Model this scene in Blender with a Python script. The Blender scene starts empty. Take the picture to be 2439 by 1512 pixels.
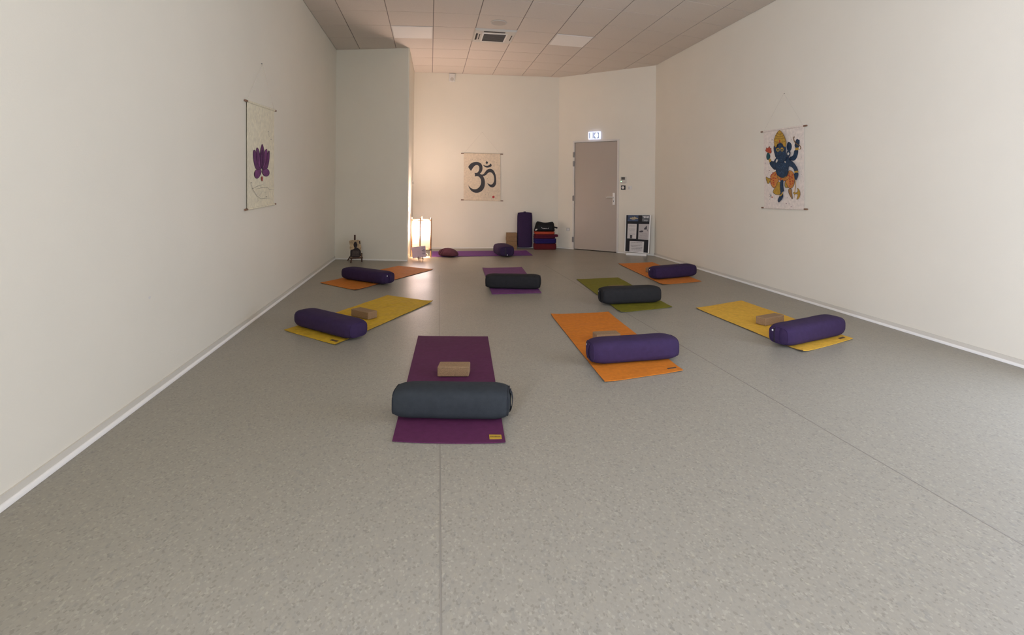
import bpy, bmesh, math, random
from math import sin, cos, pi
from mathutils import Vector, Matrix, noise
from mathutils.geometry import tessellate_polygon

random.seed(7)
sc = bpy.context.scene
col = sc.collection

# ------------------------------------------------------------------ camera
F, X0, YH, ROLL, EYE, YAW = 1240.0, 1276.0, 449.4, 0.0095, 1.24, 0.2
H = 3.585                                   # ceiling height
cd = bpy.data.cameras.new('camera')
cam = bpy.data.objects.new('camera', cd)
col.objects.link(cam)
sc.camera = cam
RIGHT = Vector((cos(YAW), -sin(YAW), 0))
FWD = Vector((sin(YAW), cos(YAW), 0))
UP = Vector((0, 0, 1))
cx_ = RIGHT * cos(ROLL) + UP * sin(ROLL)
cy_ = -RIGHT * sin(ROLL) + UP * cos(ROLL)
cz_ = -FWD
M = Matrix.Identity(4)
for i, v in enumerate((cx_, cy_, cz_)):
    M[0][i], M[1][i], M[2][i] = v
M[0][3], M[1][3], M[2][3] = 0, 0, EYE
cam.matrix_world = M
cd.sensor_width = 36
cd.lens = F / 2439 * 36
cd.shift_x = -(X0 - 1219.5) / 2439
cd.shift_y = -(756 - YH) / 2439
cd.clip_start = 0.05

# ------------------------------------------------------------------ world, lights, exposure
sc.view_settings.view_transform = 'Standard'
sc.view_settings.look = 'None'
sc.view_settings.gamma = 1
sc.view_settings.use_curve_mapping = False
sc.view_settings.exposure = 0.0
sc.cycles.sample_clamp_indirect = 10
w = bpy.data.worlds.new('world')
sc.world = w
w.use_nodes = True
w.node_tree.nodes['Background'].inputs[0].default_value = (0.6, 0.75, 1.0, 1)
w.node_tree.nodes['Background'].inputs[1].default_value = 0.35

REAR = -3.0                                  # wall behind the camera, with the big window
# two windows behind the camera: (y0, y1, z0, z1) on the left and on the right wall
WIN_L = (-2.8, -0.5, 0.45, 2.7)
WIN_R = (0.62, 2.42, 0.12, 2.35)
def area(name, loc, rot, sx, sy, power, colour):
    ld = bpy.data.lights.new(name, 'AREA')
    ld.shape = 'RECTANGLE'
    ld.size, ld.size_y = sx, sy
    ld.energy = power
    ld.color = colour
    o = bpy.data.objects.new(name, ld)
    o.location = loc
    o.rotation_euler = rot
    col.objects.link(o)
    return o
area('left_window_daylight', (-1.595 - 0.14, (WIN_L[0] + WIN_L[1]) / 2, (WIN_L[2] + WIN_L[3]) / 2), (pi / 2, 0, -pi / 2),
     WIN_L[1] - WIN_L[0], WIN_L[3] - WIN_L[2], 555, (0.685, 0.765, 1.0))
area('right_window_daylight', (4.15 + 0.14, (WIN_R[0] + WIN_R[1]) / 2, (WIN_R[2] + WIN_R[3]) / 2), (pi / 2, 0, pi / 2),
     WIN_R[1] - WIN_R[0], WIN_R[3] - WIN_R[2], 130, (0.65, 0.75, 1.0))
LAMP_EMIT = 18.0
DISC_EMIT = 400.0

# ------------------------------------------------------------------ pixel -> place helpers
def ray(px, py):
    u, v = px - X0, py - YH
    c, s = cos(ROLL), sin(ROLL)
    a, b = (c * u + s * v) / F, (-s * u + c * v) / F
    return RIGHT * a - UP * b + FWD
def at(px, py, z=0.0):
    d = ray(px, py)
    t = (z - EYE) / d.z
    return Vector((0, 0, EYE)) + d * t
def at_depth(px, py, ground):
    """point seen at the pixel, at the same distance from the camera plane as GROUND"""
    d = ray(px, py)
    return Vector((0, 0, EYE)) + d * ground.dot(FWD)

class Wall:
    """A vertical plane through two floor points; local coordinates s (along), z, off (towards the room)."""
    def __init__(self, p, q):
        self.p = Vector((p[0], p[1], 0)); q = Vector((q[0], q[1], 0))
        self.len = (q - self.p).length
        self.t = (q - self.p).normalized()
        n = Vector((-self.t.y, self.t.x, 0))
        if n.dot(Vector((1.2, 4, 0)) - self.p) < 0: n = -n
        self.n = n
    def loc(self, px, py, off=0.0):
        o = Vector((0, 0, EYE)); d = ray(px, py)
        k = ((self.p + self.n * off) - o).dot(self.n) / d.dot(self.n)
        P = o + d * k
        return (P - self.p).dot(self.t), P.z
    def w(self, s, z, off=0.0):
        return self.p + self.t * s + self.n * off + UP * z

# ------------------------------------------------------------------ mesh helpers
class MB:
    def __init__(self): self.v, self.f, self.m = [], [], []
    def add(self, vs, fs, m=0):
        b = len(self.v)
        self.v += [tuple(x) for x in vs]
        for f in fs:
            self.f.append([b + i for i in f]); self.m.append(m)
    def box(self, lo, hi, m=0, fr=None):
        vs = [(x, y, z) for z in (lo[2], hi[2]) for y in (lo[1], hi[1]) for x in (lo[0], hi[0])]
        if fr: vs = [fr(*p) for p in vs]
        self.add(vs, [(0, 2, 3, 1), (4, 5, 7, 6), (0, 1, 5, 4), (2, 6, 7, 3), (0, 4, 6, 2), (1, 3, 7, 5)], m)
    def hexa(self, a, b, m=0):
        """solid between two quads a and b (lists of 4 points)"""
        self.add(list(a) + list(b), [(3, 2, 1, 0), (4, 5, 6, 7), (0, 1, 5, 4), (1, 2, 6, 5), (2, 3, 7, 6), (3, 0, 4, 7)], m)
    def tube(self, pts, r, n=8, m=0, cap=True):
        pts = [Vector(p) for p in pts]
        rs = r if isinstance(r, (list, tuple)) else [r] * len(pts)
        rings = []
        for i, p in enumerate(pts):
            d = (pts[min(i + 1, len(pts) - 1)] - pts[max(i - 1, 0)]).normalized()
            a = d.cross(UP) if abs(d.z) < 0.9 else d.cross(Vector((1, 0, 0)))
            a.normalize(); b = d.cross(a)
            rings.append([p + a * (rs[i] * cos(2 * pi * k / n)) + b * (rs[i] * sin(2 * pi * k / n)) for k in range(n)])
        vs = [q for R_ in rings for q in R_]
        fs = [(i * n + k, i * n + (k + 1) % n, (i + 1) * n + (k + 1) % n, (i + 1) * n + k) for i in range(len(pts) - 1) for k in range(n)]
        if cap: fs += [tuple(range(n))[::-1], tuple((len(pts) - 1) * n + k for k in range(n))]
        self.add(vs, fs, m)
    def bar(self, a, b, wx, wy, up=UP, m=0):
        a, b = Vector(a), Vector(b)
        d = (b - a).normalized()
        s = d.cross(up)
        if s.length < 1e-4: s = d.cross(Vector((1, 0, 0)))
        s.normalize(); t = s.cross(d)
        q = lambda p: [p - s * wx / 2 - t * wy / 2, p + s * wx / 2 - t * wy / 2, p + s * wx / 2 + t * wy / 2, p - s * wx / 2 + t * wy / 2]
        self.hexa(q(a), q(b), m)
    def poly(self, pts, m=0):
        """flat polygon (3-D points), tessellated"""
        pts = [Vector(p) for p in pts]
        tris = tessellate_polygon([pts])
        self.add(pts, [tuple(t) for t in tris], m)
    def disc(self, c, n, r, m=0, k=20, depth=0.0, ry=None):
        n = Vector(n).normalized(); a = n.cross(UP)
        if a.length < 1e-3: a = Vector((1, 0, 0))
        a.normalize(); b = a.cross(n); ry = ry or r
        c = Vector(c)
        ring = [c + a * r * cos(2 * pi * i / k) + b * ry * sin(2 * pi * i / k) for i in range(k)]
        if depth:
            top = [p + n * depth for p in ring]
            self.add(ring + top, [tuple(range(k, 2 * k))] + [(i, (i + 1) % k, k + (i + 1) % k, k + i) for i in range(k)] + [tuple(range(k))[::-1]], m)
        else:
            self.add(ring, [tuple(range(k))], m)
    def build(self, name, mats, parent=None, smooth=False, bevel=0, fixn=True):
        me = bpy.data.meshes.new(name)
        me.from_pydata(self.v, [], self.f)
        if not isinstance(mats, (list, tuple)): mats = [mats]
        for x in mats: me.materials.append(x)
        me.polygons.foreach_set('material_index', self.m)
        if fixn:
            bm = bmesh.new(); bm.from_mesh(me)
            bmesh.ops.recalc_face_normals(bm, faces=bm.faces)
            bm.to_mesh(me); bm.free()
        if smooth: me.polygons.foreach_set('use_smooth', [True] * len(me.polygons))
        o = bpy.data.objects.new(name, me)
        col.objects.link(o)
        if parent: o.parent = parent
        if bevel:
            b = o.modifiers.new('bevel', 'BEVEL'); b.width = bevel; b.segments = 2; b.limit_method = 'ANGLE'
        return o

def tag(o, label=None, cat=None, group=None, kind=None):
    if label: o['label'] = label
    if cat: o['category'] = cat
    if group: o['group'] = group
    if kind: o['kind'] = kind
    return o
def empty(name, loc, label, cat, group=None):
    o = bpy.data.objects.new(name, None)
    o.location = loc
    o.empty_display_size = 0.1
    col.objects.link(o)
    return tag(o, label, cat, group)
def under(parent):
    """parts are modelled in world coordinates: cancel the thing's own location"""
    bpy.context.view_layer.update()
    for ch in parent.children:
        ch.matrix_parent_inverse = parent.matrix_world.inverted()
def smooth_loop(pts, n=2):
    for _ in range(n):
        out = []
        for i in range(len(pts)):
            a, b = pts[i], pts[(i + 1) % len(pts)]
            out.append((a[0] * .75 + b[0] * .25, a[1] * .75 + b[1] * .25))
            out.append((a[0] * .25 + b[0] * .75, a[1] * .25 + b[1] * .75))
        pts = out
    return pts

# ------------------------------------------------------------------ materials
def mat(name, c, rough=0.7, noise_scale=None, noise_amt=0.1, bump=0.0, bump_scale=200, metal=0.0, spec=0.5, emit=None, sheen=0):
    m = bpy.data.materials.new(name)
    m.use_nodes = True
    nt = m.node_tree; b = nt.nodes['Principled BSDF']
    b.inputs['Base Color'].default_value = (*c, 1)
    b.inputs['Roughness'].default_value = rough
    b.inputs['Metallic'].default_value = metal
    b.inputs['Specular IOR Level'].default_value = spec
    if sheen: b.inputs['Sheen Weight'].default_value = sheen
    if emit:
        b.inputs['Emission Color'].default_value = (*emit[0], 1)
        b.inputs['Emission Strength'].default_value = emit[1]
    tc = nt.nodes.new('ShaderNodeTexCoord')
    if noise_scale:
        n = nt.nodes.new('ShaderNodeTexNoise'); n.inputs['Scale'].default_value = noise_scale; n.inputs['Detail'].default_value = 5
        nt.links.new(tc.outputs['Object'], n.inputs['Vector'])
        mx = nt.nodes.new('ShaderNodeMix'); mx.data_type = 'RGBA'
        mr = nt.nodes.new('ShaderNodeMapRange'); mr.inputs[1].default_value = .3; mr.inputs[2].default_value = .7
        nt.links.new(n.outputs['Fac'], mr.inputs[0]); nt.links.new(mr.outputs[0], mx.inputs['Factor'])
        mx.inputs['A'].default_value = (*[x * (1 - noise_amt) for x in c], 1)
        mx.inputs['B'].default_value = (*[min(1, x * (1 + noise_amt)) for x in c], 1)
        nt.links.new(mx.outputs['Result'], b.inputs['Base Color'])
    if bump:
        n2 = nt.nodes.new('ShaderNodeTexNoise'); n2.inputs['Scale'].default_value = bump_scale; n2.inputs['Detail'].default_value = 3
        nt.links.new(tc.outputs['Object'], n2.inputs['Vector'])
        bp = nt.nodes.new('ShaderNodeBump'); bp.inputs['Strength'].default_value = bump; bp.inputs['Distance'].default_value = 0.005
        nt.links.new(n2.outputs['Fac'], bp.inputs['Height']); nt.links.new(bp.outputs['Normal'], b.inputs['Normal'])
    return m

def floor_material():
    m = bpy.data.materials.new('speckled_vinyl'); m.use_nodes = True
    nt = m.node_tree; b = nt.nodes['Principled BSDF']; L = nt.links.new
    tc = nt.nodes.new('ShaderNodeTexCoord')
    def vor(scale, stretch, rot):
        mp = nt.nodes.new('ShaderNodeMapping'); mp.inputs['Scale'].default_value = stretch; mp.inputs['Rotation'].default_value = (0, 0, rot)
        L(tc.outputs['Object'], mp.inputs['Vector'])
        v = nt.nodes.new('ShaderNodeTexVoronoi'); v.inputs['Scale'].default_value = scale
        L(mp.outputs[0], v.inputs['Vector'])
        return v
    v1 = vor(150, (1, .75, 1), .4); v2 = vor(95, (1, .6, 1), -.7)
    sep = nt.nodes.new('ShaderNodeSeparateColor'); L(v1.outputs['Color'], sep.inputs[0])
    cr = nt.nodes.new('ShaderNodeValToRGB'); L(sep.outputs[0], cr.inputs[0])
    e = cr.color_ramp.elements
    base = (0.296, 0.271, 0.214)
    def k(f, g=(1, 1, 1)): return (*[x * f * y for x, y in zip(base, g)], 1)
    e[0].position = 0; e[0].color = k(.80)
    e[1].position = 1; e[1].color = k(1.20)
    for pos, f in ((.06, .83), (.12, .97), (.5, 1.0), (.88, 1.03), (.95, 1.16)):
        q = e.new(pos); q.color = k(f)
    sep2 = nt.nodes.new('ShaderNodeSeparateColor'); L(v2.outputs['Color'], sep2.inputs[0])
    cr2 = nt.nodes.new('ShaderNodeValToRGB'); L(sep2.outputs[1], cr2.inputs[0])
    e2 = cr2.color_ramp.elements
    e2[0].position = 0; e2[0].color = (.88, .90, .93, 1)
    e2[1].position = 1; e2[1].color = (1.07, 1.06, 1.03, 1)
    q = e2.new(.12); q.color = (1, 1, 1, 1)
    q = e2.new(.9); q.color = (1, 1, 1, 1)
    mx = nt.nodes.new('ShaderNodeMix'); mx.data_type = 'RGBA'; mx.blend_type = 'MULTIPLY'; mx.inputs['Factor'].default_value = 1
    L(cr.outputs[0], mx.inputs['A']); L(cr2.outputs[0], mx.inputs['B'])
    L(mx.outputs['Result'], b.inputs['Base Color'])
    n = nt.nodes.new('ShaderNodeTexNoise'); n.inputs['Scale'].default_value = 2.2; L(tc.outputs['Object'], n.inputs['Vector'])
    mr = nt.nodes.new('ShaderNodeMapRange'); mr.inputs[3].default_value = .32; mr.inputs[4].default_value = .42
    L(n.outputs['Fac'], mr.inputs[0]); L(mr.outputs[0], b.inputs['Roughness'])
    b.inputs['Specular IOR Level'].default_value = .45
    n2 = nt.nodes.new('ShaderNodeTexNoise'); n2.inputs['Scale'].default_value = 160; L(tc.outputs['Object'], n2.inputs['Vector'])
    bp = nt.nodes.new('ShaderNodeBump'); bp.inputs['Strength'].default_value = .06; bp.inputs['Distance'].default_value = .002
    L(n2.outputs['Fac'], bp.inputs['Height']); L(bp.outputs['Normal'], b.inputs['Normal'])
    return m

def weave_material(name, c, s=420, strength=.25, rough=.85, big=0.0, sheen=0.0):
    """woven cloth: crossed fine waves in relief, with an optional broad creasing"""
    m = mat(name, c, rough, noise_scale=30, noise_amt=.10, sheen=sheen, spec=.25)
    nt = m.node_tree; b = nt.nodes['Principled BSDF']; L = nt.links.new
    tc = [n for n in nt.nodes if n.type == 'TEX_COORD'][0]
    n1 = nt.nodes.new('ShaderNodeTexNoise'); n1.inputs['Scale'].default_value = s; n1.inputs['Detail'].default_value = 2
    n2 = nt.nodes.new('ShaderNodeTexNoise'); n2.inputs['Scale'].default_value = 9; n2.inputs['Detail'].default_value = 4
    L(tc.outputs['Object'], n1.inputs['Vector']); L(tc.outputs['Object'], n2.inputs['Vector'])
    b1 = nt.nodes.new('ShaderNodeBump'); b1.inputs['Strength'].default_value = strength; b1.inputs['Distance'].default_value = .003
    b2 = nt.nodes.new('ShaderNodeBump'); b2.inputs['Strength'].default_value = big; b2.inputs['Distance'].default_value = .03
    L(n1.outputs['Fac'], b1.inputs['Height']); L(n2.outputs['Fac'], b2.inputs['Height'])
    L(b2.outputs['Normal'], b1.inputs['Normal']); L(b1.outputs['Normal'], b.inputs['Normal'])
    return m

WALLC = (0.815, 0.760, 0.630)
m_wall = mat('painted_wall', WALLC, .55, noise_scale=1.6, noise_amt=.015, bump=.12, bump_scale=140, spec=.35)
m_ceil = mat('mineral_tile', (0.69, 0.615, 0.525), .9, noise_scale=60, noise_amt=.03, bump=.15, bump_scale=300)
m_rail = mat('grid_rail', (0.28, 0.24, 0.20), .7)
m_skirt = mat('skirting', (0.68, 0.63, 0.53), .5)
m_bead = mat('skirting_bead', (0.88, 0.85, 0.78), .35)
m_floor = floor_material()
m_seam = mat('weld_seam', (0.235, 0.212, 0.172), .5)
m_door = mat('door_paint', (0.46, 0.395, 0.325), .33, bump=.05, bump_scale=60)
m_frame = mat('frame_paint', (0.72, 0.68, 0.61), .4)
m_steel = mat('brushed_metal', (0.86, 0.83, 0.77), .35, metal=.25)
m_hinge = mat('hinge_metal', (0.25, 0.23, 0.21), .45, metal=.6)
m_white = mat('white_plastic', (0.78, 0.76, 0.70), .35)
m_white2 = mat('off_white_plastic', (0.60, 0.57, 0.50), .4)
m_black = mat('black_plastic', (0.012, 0.011, 0.012), .45)
m_dark = mat('dark_gap', (0.02, 0.018, 0.016), .8)
m_pine = mat('lamp_wood', (0.34, 0.15, 0.06), .5, noise_scale=25, noise_amt=.2)
m_wood = mat('dark_easel_wood', (0.075, 0.030, 0.016), .45, noise_scale=30, noise_amt=.25)
m_rodtip = mat('bamboo_tip', (0.22, 0.12, 0.07), .5, noise_scale=60, noise_amt=.25)
m_cork = mat('cork', (0.27, 0.165, 0.080), .9, noise_scale=160, noise_amt=.22, bump=.3, bump_scale=400)
m_string = mat('string', (0.66, 0.60, 0.50), .9)
m_canvas = weave_material('canvas', (0.74, 0.63, 0.47), 300, .04, .9, .2, 0)
m_canvas_pale = weave_material('pale_canvas', (0.80, 0.70, 0.60), 300, .04, .9, .12, 0)
m_canvas_green = weave_material('unbleached_canvas', (0.80, 0.73, 0.54), 300, .04, .9, .12, 0)
m_paper = mat('paper', (0.62, 0.58, 0.54), .8)
m_ink = mat('ink', (0.06, 0.055, 0.06), .8)
m_red = mat('red_paint', (0.45, 0.03, 0.03), .7)

PURPLE = (0.036, 0.019, 0.058)
m_bp = weave_material('purple_cotton', PURPLE, 350, .25, .9, .12)
m_bp_d = weave_material('purple_cotton_strap', (0.035, 0.018, 0.058), 350, .25, .9, .1)
m_bs = weave_material('slate_cotton', (0.026, 0.030, 0.033), 350, .25, .9, .14)
m_bs_d = weave_material('slate_cotton_strap', (0.02, 0.022, 0.026), 350, .25, .9, .1)
m_bc = weave_material('charcoal_cotton', (0.020, 0.019, 0.019), 350, .25, .9, .14)
m_bc_d = weave_material('charcoal_cotton_strap', (0.015, 0.015, 0.016), 350, .25, .9, .1)

# ------------------------------------------------------------------ room plan (x to the right, y into the room)
XL, XR = -1.595, 4.15
PA, PB, PC, PD, PE = (XL, 9.43), (-0.365, 9.014), (-0.338, 10.86), (2.64, 10.63), (XR, 9.165)
PLAN = [(XL, REAR), PA, PB, PC, PD, PE, (XR, REAR)]
WL, WP, WA, WB, WD, WR = Wall((XL, REAR), PA), Wall(PA, PB), Wall(PB, PC), Wall(PC, PD), Wall(PD, PE), Wall(PE, (XR, REAR))
TH = 0.16

def wall_box(name, W, s0, s1, z0, z1, o0, o1):
    b = MB(); b.box((s0, z0, o0), (s1, z1, o1), fr=lambda s, z, o: W.w(s, z, o))
    return tag(b.build(name, m_wall), kind='structure')
def holed(name, W, e0, e1, a, c, z0, z1):
    b = MB(); f = lambda s, z, o: W.w(s, z, o)
    b.box((e0, -.1, 0), (a, H + .3, -TH), fr=f); b.box((c, -.1, 0), (e1, H + .3, -TH), fr=f)
    b.box((a, -.1, 0), (c, z0, -TH), fr=f); b.box((a, z1, 0), (c, H + .3, -TH), fr=f)
    return tag(b.build(name, m_wall), kind='structure')
def window(name, W, a, c, z0, z1):
    b = MB(); f = lambda s, z, o: W.w(s, z, o)
    for s in (a + .03, (a + c) / 2, c - .03): b.box((s - .03, z0, -.10), (s + .03, z1, -.04), fr=f)
    for z in (z0 + .03, z1 - .03): b.box((a, z - .03, -.10), (c, z + .03, -.04), fr=f)
    b.box((a - .03, z0 - .025, -.04), (c + .03, z0, .04), fr=f)
    return tag(b.build(name, m_frame), kind='structure')
wall_left = holed('wall_left', WL, -TH, WL.len + .02, WIN_L[0] - REAR, WIN_L[1] - REAR, WIN_L[2], WIN_L[3])
window('window_1', WL, WIN_L[0] - REAR, WIN_L[1] - REAR, WIN_L[2], WIN_L[3])
wall_box('wall_pillar', WP, -.02, WP.len, -0.1, H + .3, 0, -.02)
wall_box('wall_alcove', WA, 0, WA.len + .02, -0.1, H + .3, 0, -.02)
wall_back = wall_box('wall_back', WB, -.05, WB.len + .05, -0.1, H + .3, 0, -TH)
wall_right = holed('wall_right', WR, -.05, WR.len + TH, PE[1] - WIN_R[1], PE[1] - WIN_R[0], WIN_R[2], WIN_R[3])
window('window_2', WR, PE[1] - WIN_R[1], PE[1] - WIN_R[0], WIN_R[2], WIN_R[3])

# door wall, with a real opening for the door
dl0, _ = WD.loc(1366.5, 593); dl1, _ = WD.loc(1468.5, 602)
_, dtop = WD.loc(1420, 337.5)
fw = .035
b = MB()
fr = lambda s, z, o: WD.w(s, z, o)
b.box((-.05, -.1, 0), (dl0 - fw, H + .3, -TH), fr=fr)
b.box((dl1 + fw, -.1, 0), (WD.len + .05, H + .3, -TH), fr=fr)
b.box((dl0 - fw, dtop + fw, 0), (dl1 + fw, H + .3, -TH), fr=fr)
b.box((dl0 - fw, -.1, 0), (dl1 + fw, 0, -TH), fr=fr)
wall_diag = tag(b.build('wall_diagonal', m_wall), kind='structure')

# wall behind the camera
b = MB(); b.box((XL, REAR - TH, -.1), (XR, REAR, H + .3))
tag(b.build('wall_front', m_wall), kind='structure')

# floor
b = MB()
b.poly([(x, y, 0) for x, y in [(XL - TH, REAR - TH), (XL - TH, 11.2), (2.7, 11.2), (XR + TH, 9.6), (XR + TH, REAR - TH)]])
b.poly([(x, y, -.1) for x, y in [(XL - TH, REAR - TH), (XL - TH, 11.2), (2.7, 11.2), (XR + TH, 9.6), (XR + TH, REAR - TH)]][::-1])
floor = tag(b.build('floor', m_floor), kind='structure')
def seam(pts):
    b = MB()
    pts = [Vector(p) for p in pts]
    for a, c in zip(pts, pts[1:]):
        t = (c - a).normalized(); s = t.cross(UP) * .0028
        b.hexa([a - s, a + s, c + s, c - s], [p + UP * .0009 for p in (a - s, a + s, c + s, c - s)])
    o = b.build('weld_seam', m_seam, floor)
    return o
s0 = at(1048, 1062); s1 = at(1050, 1512)
d0 = (s0 - s1).normalized()
seam([s1 - d0 * 2.5, s1, s0, s0 + d0 * 5.0])
pts = [at(*q) for q in ((2439, 1299), (2310, 1225), (2187, 1152.6), (2015, 1052.8), (1839, 949.6), (1739, 891), (1640, 832.7))]
pts = [pts[0] + (pts[0] - pts[1]).normalized() * 1.6] + pts + [pts[-1] + (pts[-1] - pts[-2]).normalized() * 4.5]
seam(pts)

# ceiling: slab, rails and every lay-in tile
b = MB()
b.box((XL - TH, REAR - TH, H + .0056), (XR + TH, 11.3, H + .3))
ceiling = tag(b.build('ceiling', m_rail), kind='structure')
def gy(x, row):                              # joints across the room, bowed a little as the photo shows them
    k = (row - 7.05) / 4
    return row + .045 * (x - 1.3) ** 2 - .022 - .06 * max(0, k) * (x - .8)
colx = [.63 + .608 * i for i in range(-3, 6)]
colx = [XL] + [x for x in colx if x > XL + .05] + [XR]
rowy = [7.05 + .612 * i for i in range(-17, 8)]
def inside(x, y):
    for W, in ((WP,), (WA,), (WB,), (WD,)):
        pass
    # convex tests against the far walls
    if x < PB[0]:
        return (Vector((x, y, 0)) - WP.p).dot(WP.n)
    return min((Vector((x, y, 0)) - WB.p).dot(WB.n), (Vector((x, y, 0)) - WD.p).dot(WD.n))
def clip(poly, W):
    out = []
    for i in range(len(poly)):
        a, c = poly[i], poly[(i + 1) % len(poly)]
        da = (Vector((*a, 0)) - W.p).dot(W.n) - .004; dc = (Vector((*c, 0)) - W.p).dot(W.n) - .004
        if da >= 0: out.append(a)
        if da * dc < 0:
            t = da / (da - dc); out.append((a[0] + (c[0] - a[0]) * t, a[1] + (c[1] - a[1]) * t))
    return out
def tile_mesh(b, poly, z=H):
    n = len(poly)
    if n < 3: return False
    area_ = abs(sum(poly[i][0] * poly[(i + 1) % n][1] - poly[(i + 1) % n][0] * poly[i][1] for i in range(n))) / 2
    if area_ < .002: return False
    b.add([(x, y, z) for x, y in poly] + [(x, y, z + .005) for x, y in poly],
          [tuple(range(n)), tuple(range(2 * n - 1, n - 1, -1))] + [(i, n + i, n + (i + 1) % n, (i + 1) % n) for i in range(n)])
    return True
rest = MB()
special = {}
def cell(ci, ri, gx=.0062, gyy=.0055):
    x0, x1 = colx[ci] + gx, colx[ci + 1] - gx
    return [(x0, gy(x0, rowy[ri]) + gyy), (x1, gy(x1, rowy[ri]) + gyy), (x1, gy(x1, rowy[ri + 1]) - gyy), (x0, gy(x0, rowy[ri + 1]) - gyy)]
def find(x, y):
    for ci in range(len(colx) - 1):
        for ri in range(len(rowy) - 1):
            if colx[ci] <= x < colx[ci + 1] and gy(x, rowy[ri]) <= y < gy(x, rowy[ri + 1]): return ci, ri
cell_a, cell_b, cell_ac, cell_sp = find(-.25, 8.1), find(2.15, 7.95), find(.94, 7.95), find(.93, 7.31)
for ci in range(len(colx) - 1):
    for ri in range(len(rowy) - 1):
        p = cell(ci, ri)
        if (ci, ri) in (cell_a, cell_b, cell_ac): continue
        xm = (p[0][0] + p[1][0]) / 2
        if xm < PB[0]: p = clip(p, WP)
        else:
            if p and p[0][1] > 8.2 and p[0][0] < PB[0] + .3 : p = clip(p, WA) if p[0][1] > 9.0 else p
            for W in (WB, WD):
                if p: p = clip(p, W)
        if not p: continue
        far = max(q[1] for q in p)
        if far < 5.2:
            tile_mesh(rest, p)
        else:
            b = MB()
            if tile_mesh(b, p): b.build('ceiling_tile', m_ceil, ceiling)
tag(rest.build('ceiling_tile_field', m_ceil, ceiling), kind='stuff')

# skirtings: a flat band with a paler bead at the floor
def skirting(name, W, a=0.0, e=None, h=.053):
    e = W.len if e is None else e
    b = MB()
    b.box((a, 0.001, 0.0005), (e, h, .009), 0, fr=lambda s, z, o: W.w(s, z, o))
    n = 5
    prof = [(0.009, .022)] + [(.009 + .013 * sin(pi / 2 * k / n), .001 + .021 * cos(pi / 2 * k / n)) for k in range(1, n + 1)] + [(.009, .001)]
    vs = [W.w(s, z, o) for s in (a, e) for o, z in prof]
    m_ = len(prof)
    b.add(vs, [tuple(range(m_)), tuple(range(2 * m_ - 1, m_ - 1, -1))] + [(i, (i + 1) % m_, m_ + (i + 1) % m_, m_ + i) for i in range(m_)], 1)
    return tag(b.build(name, [m_skirt, m_bead]), kind='structure')
skirting('baseboard_left', WL)
skirting('baseboard_right', WR)
skirting('baseboard_pillar', WP, 0, None, .02)
skirting('baseboard_back', WB, 0, None, .03)
skirting('baseboard_diagonal', WD, 0, dl0 - fw - .002, .03)
skirting('trim_1', WD, dl1 + fw + .002, None, .03)

# chipped plaster mark on the left wall
s_, z_ = WL.loc(356, 709)
b = MB()
b.poly([WL.w(s_ + .012 * cos(t) * (1 + .4 * sin(3 * t)), z_ + .011 * sin(t) * (1 + .3 * cos(2 * t)), .0012) for t in [i * pi / 6 for i in range(12)]])
b.build('chip_mark', m_frame, wall_left)

# ------------------------------------------------------------------ door
b = MB(); D0 = -.03
b.box((dl0 + .004, .012, D0 - .04), (dl1 - .004, dtop - .004, -.012), fr=fr)
door = tag(b.build('door_1', m_door), kind='structure')
b = MB()
b.box((dl0 - fw, 0, -.1), (dl0, dtop + fw, .012), fr=fr)
b.box((dl1, 0, -.1), (dl1 + fw, dtop + fw, .012), fr=fr)
b.box((dl0, dtop, -.1), (dl1, dtop + fw, .012), fr=fr)
b.build('door_frame', m_frame, door)
b = MB(); b.box((dl0, .0005, -.085), (dl1, .008, -.075), fr=fr)
b.build('threshold', m_dark, door)
for px, py in ((1368, 368.7), (1368, 390), (1367, 472), (1366, 570)):
    s_, z_ = WD.loc(px, py)
    b = MB()
    b.tube([WD.w(s_ - .004, z_ - .055, .016), WD.w(s_ - .004, z_ + .055, .016)], .014, 10)
    b.box((s_ - .03, z_ - .05, .012), (s_, z_ + .05, .0145), fr=fr)
    b.build('hinge', m_hinge, door)
sa, za = WD.loc(1458.8, 458.9); sb, zb = WD.loc(1463.6, 488)
b = MB(); b.box((sa, zb, -.012), (sb, za, -.003), fr=fr)
plate = b.build('handle_plate', m_steel, door, bevel=.006)
sl, zl = WD.loc(1446, 470); sm = (sa + sb) / 2; zl = WD.loc(1462, 469.5)[1]
b = MB()
b.tube([WD.w(sm, zl, -.004), WD.w(sm, zl, .045)], .011, 10)
b.tube([WD.w(sm, zl, .045), WD.w(sm - .02, zl, .048), WD.w(sl + .03, zl - .002, .045), WD.w(sl, zl - .01, .04)], [.011, .011, .010, .009], 10)
b.build('lever', m_steel, plate, smooth=True)
zk = WD.loc(1461, 478.6)[1]
b = MB(); b.disc(WD.w(sm, zk, -.003), WD.n, .008, depth=.002); b.box((sm - .004, zk - .02, -.003), (sm + .004, zk, -.001), fr=fr)
b.build('keyhole', m_dark, plate)

# ------------------------------------------------------------------ things on the walls
def face_box(name, W, px0, py0, px1, py1, o0, o1, material, parent=None, bevel=0):
    sa, za = W.loc(px0, py0, o1); sb, zb = W.loc(px1, py1, o1)
    b = MB(); b.box((min(sa, sb), min(za, zb), o0), (max(sa, sb), max(za, zb), o1), fr=lambda s, z, o: W.w(s, z, o))
    return b.build(name, material, parent, bevel=bevel)

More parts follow.
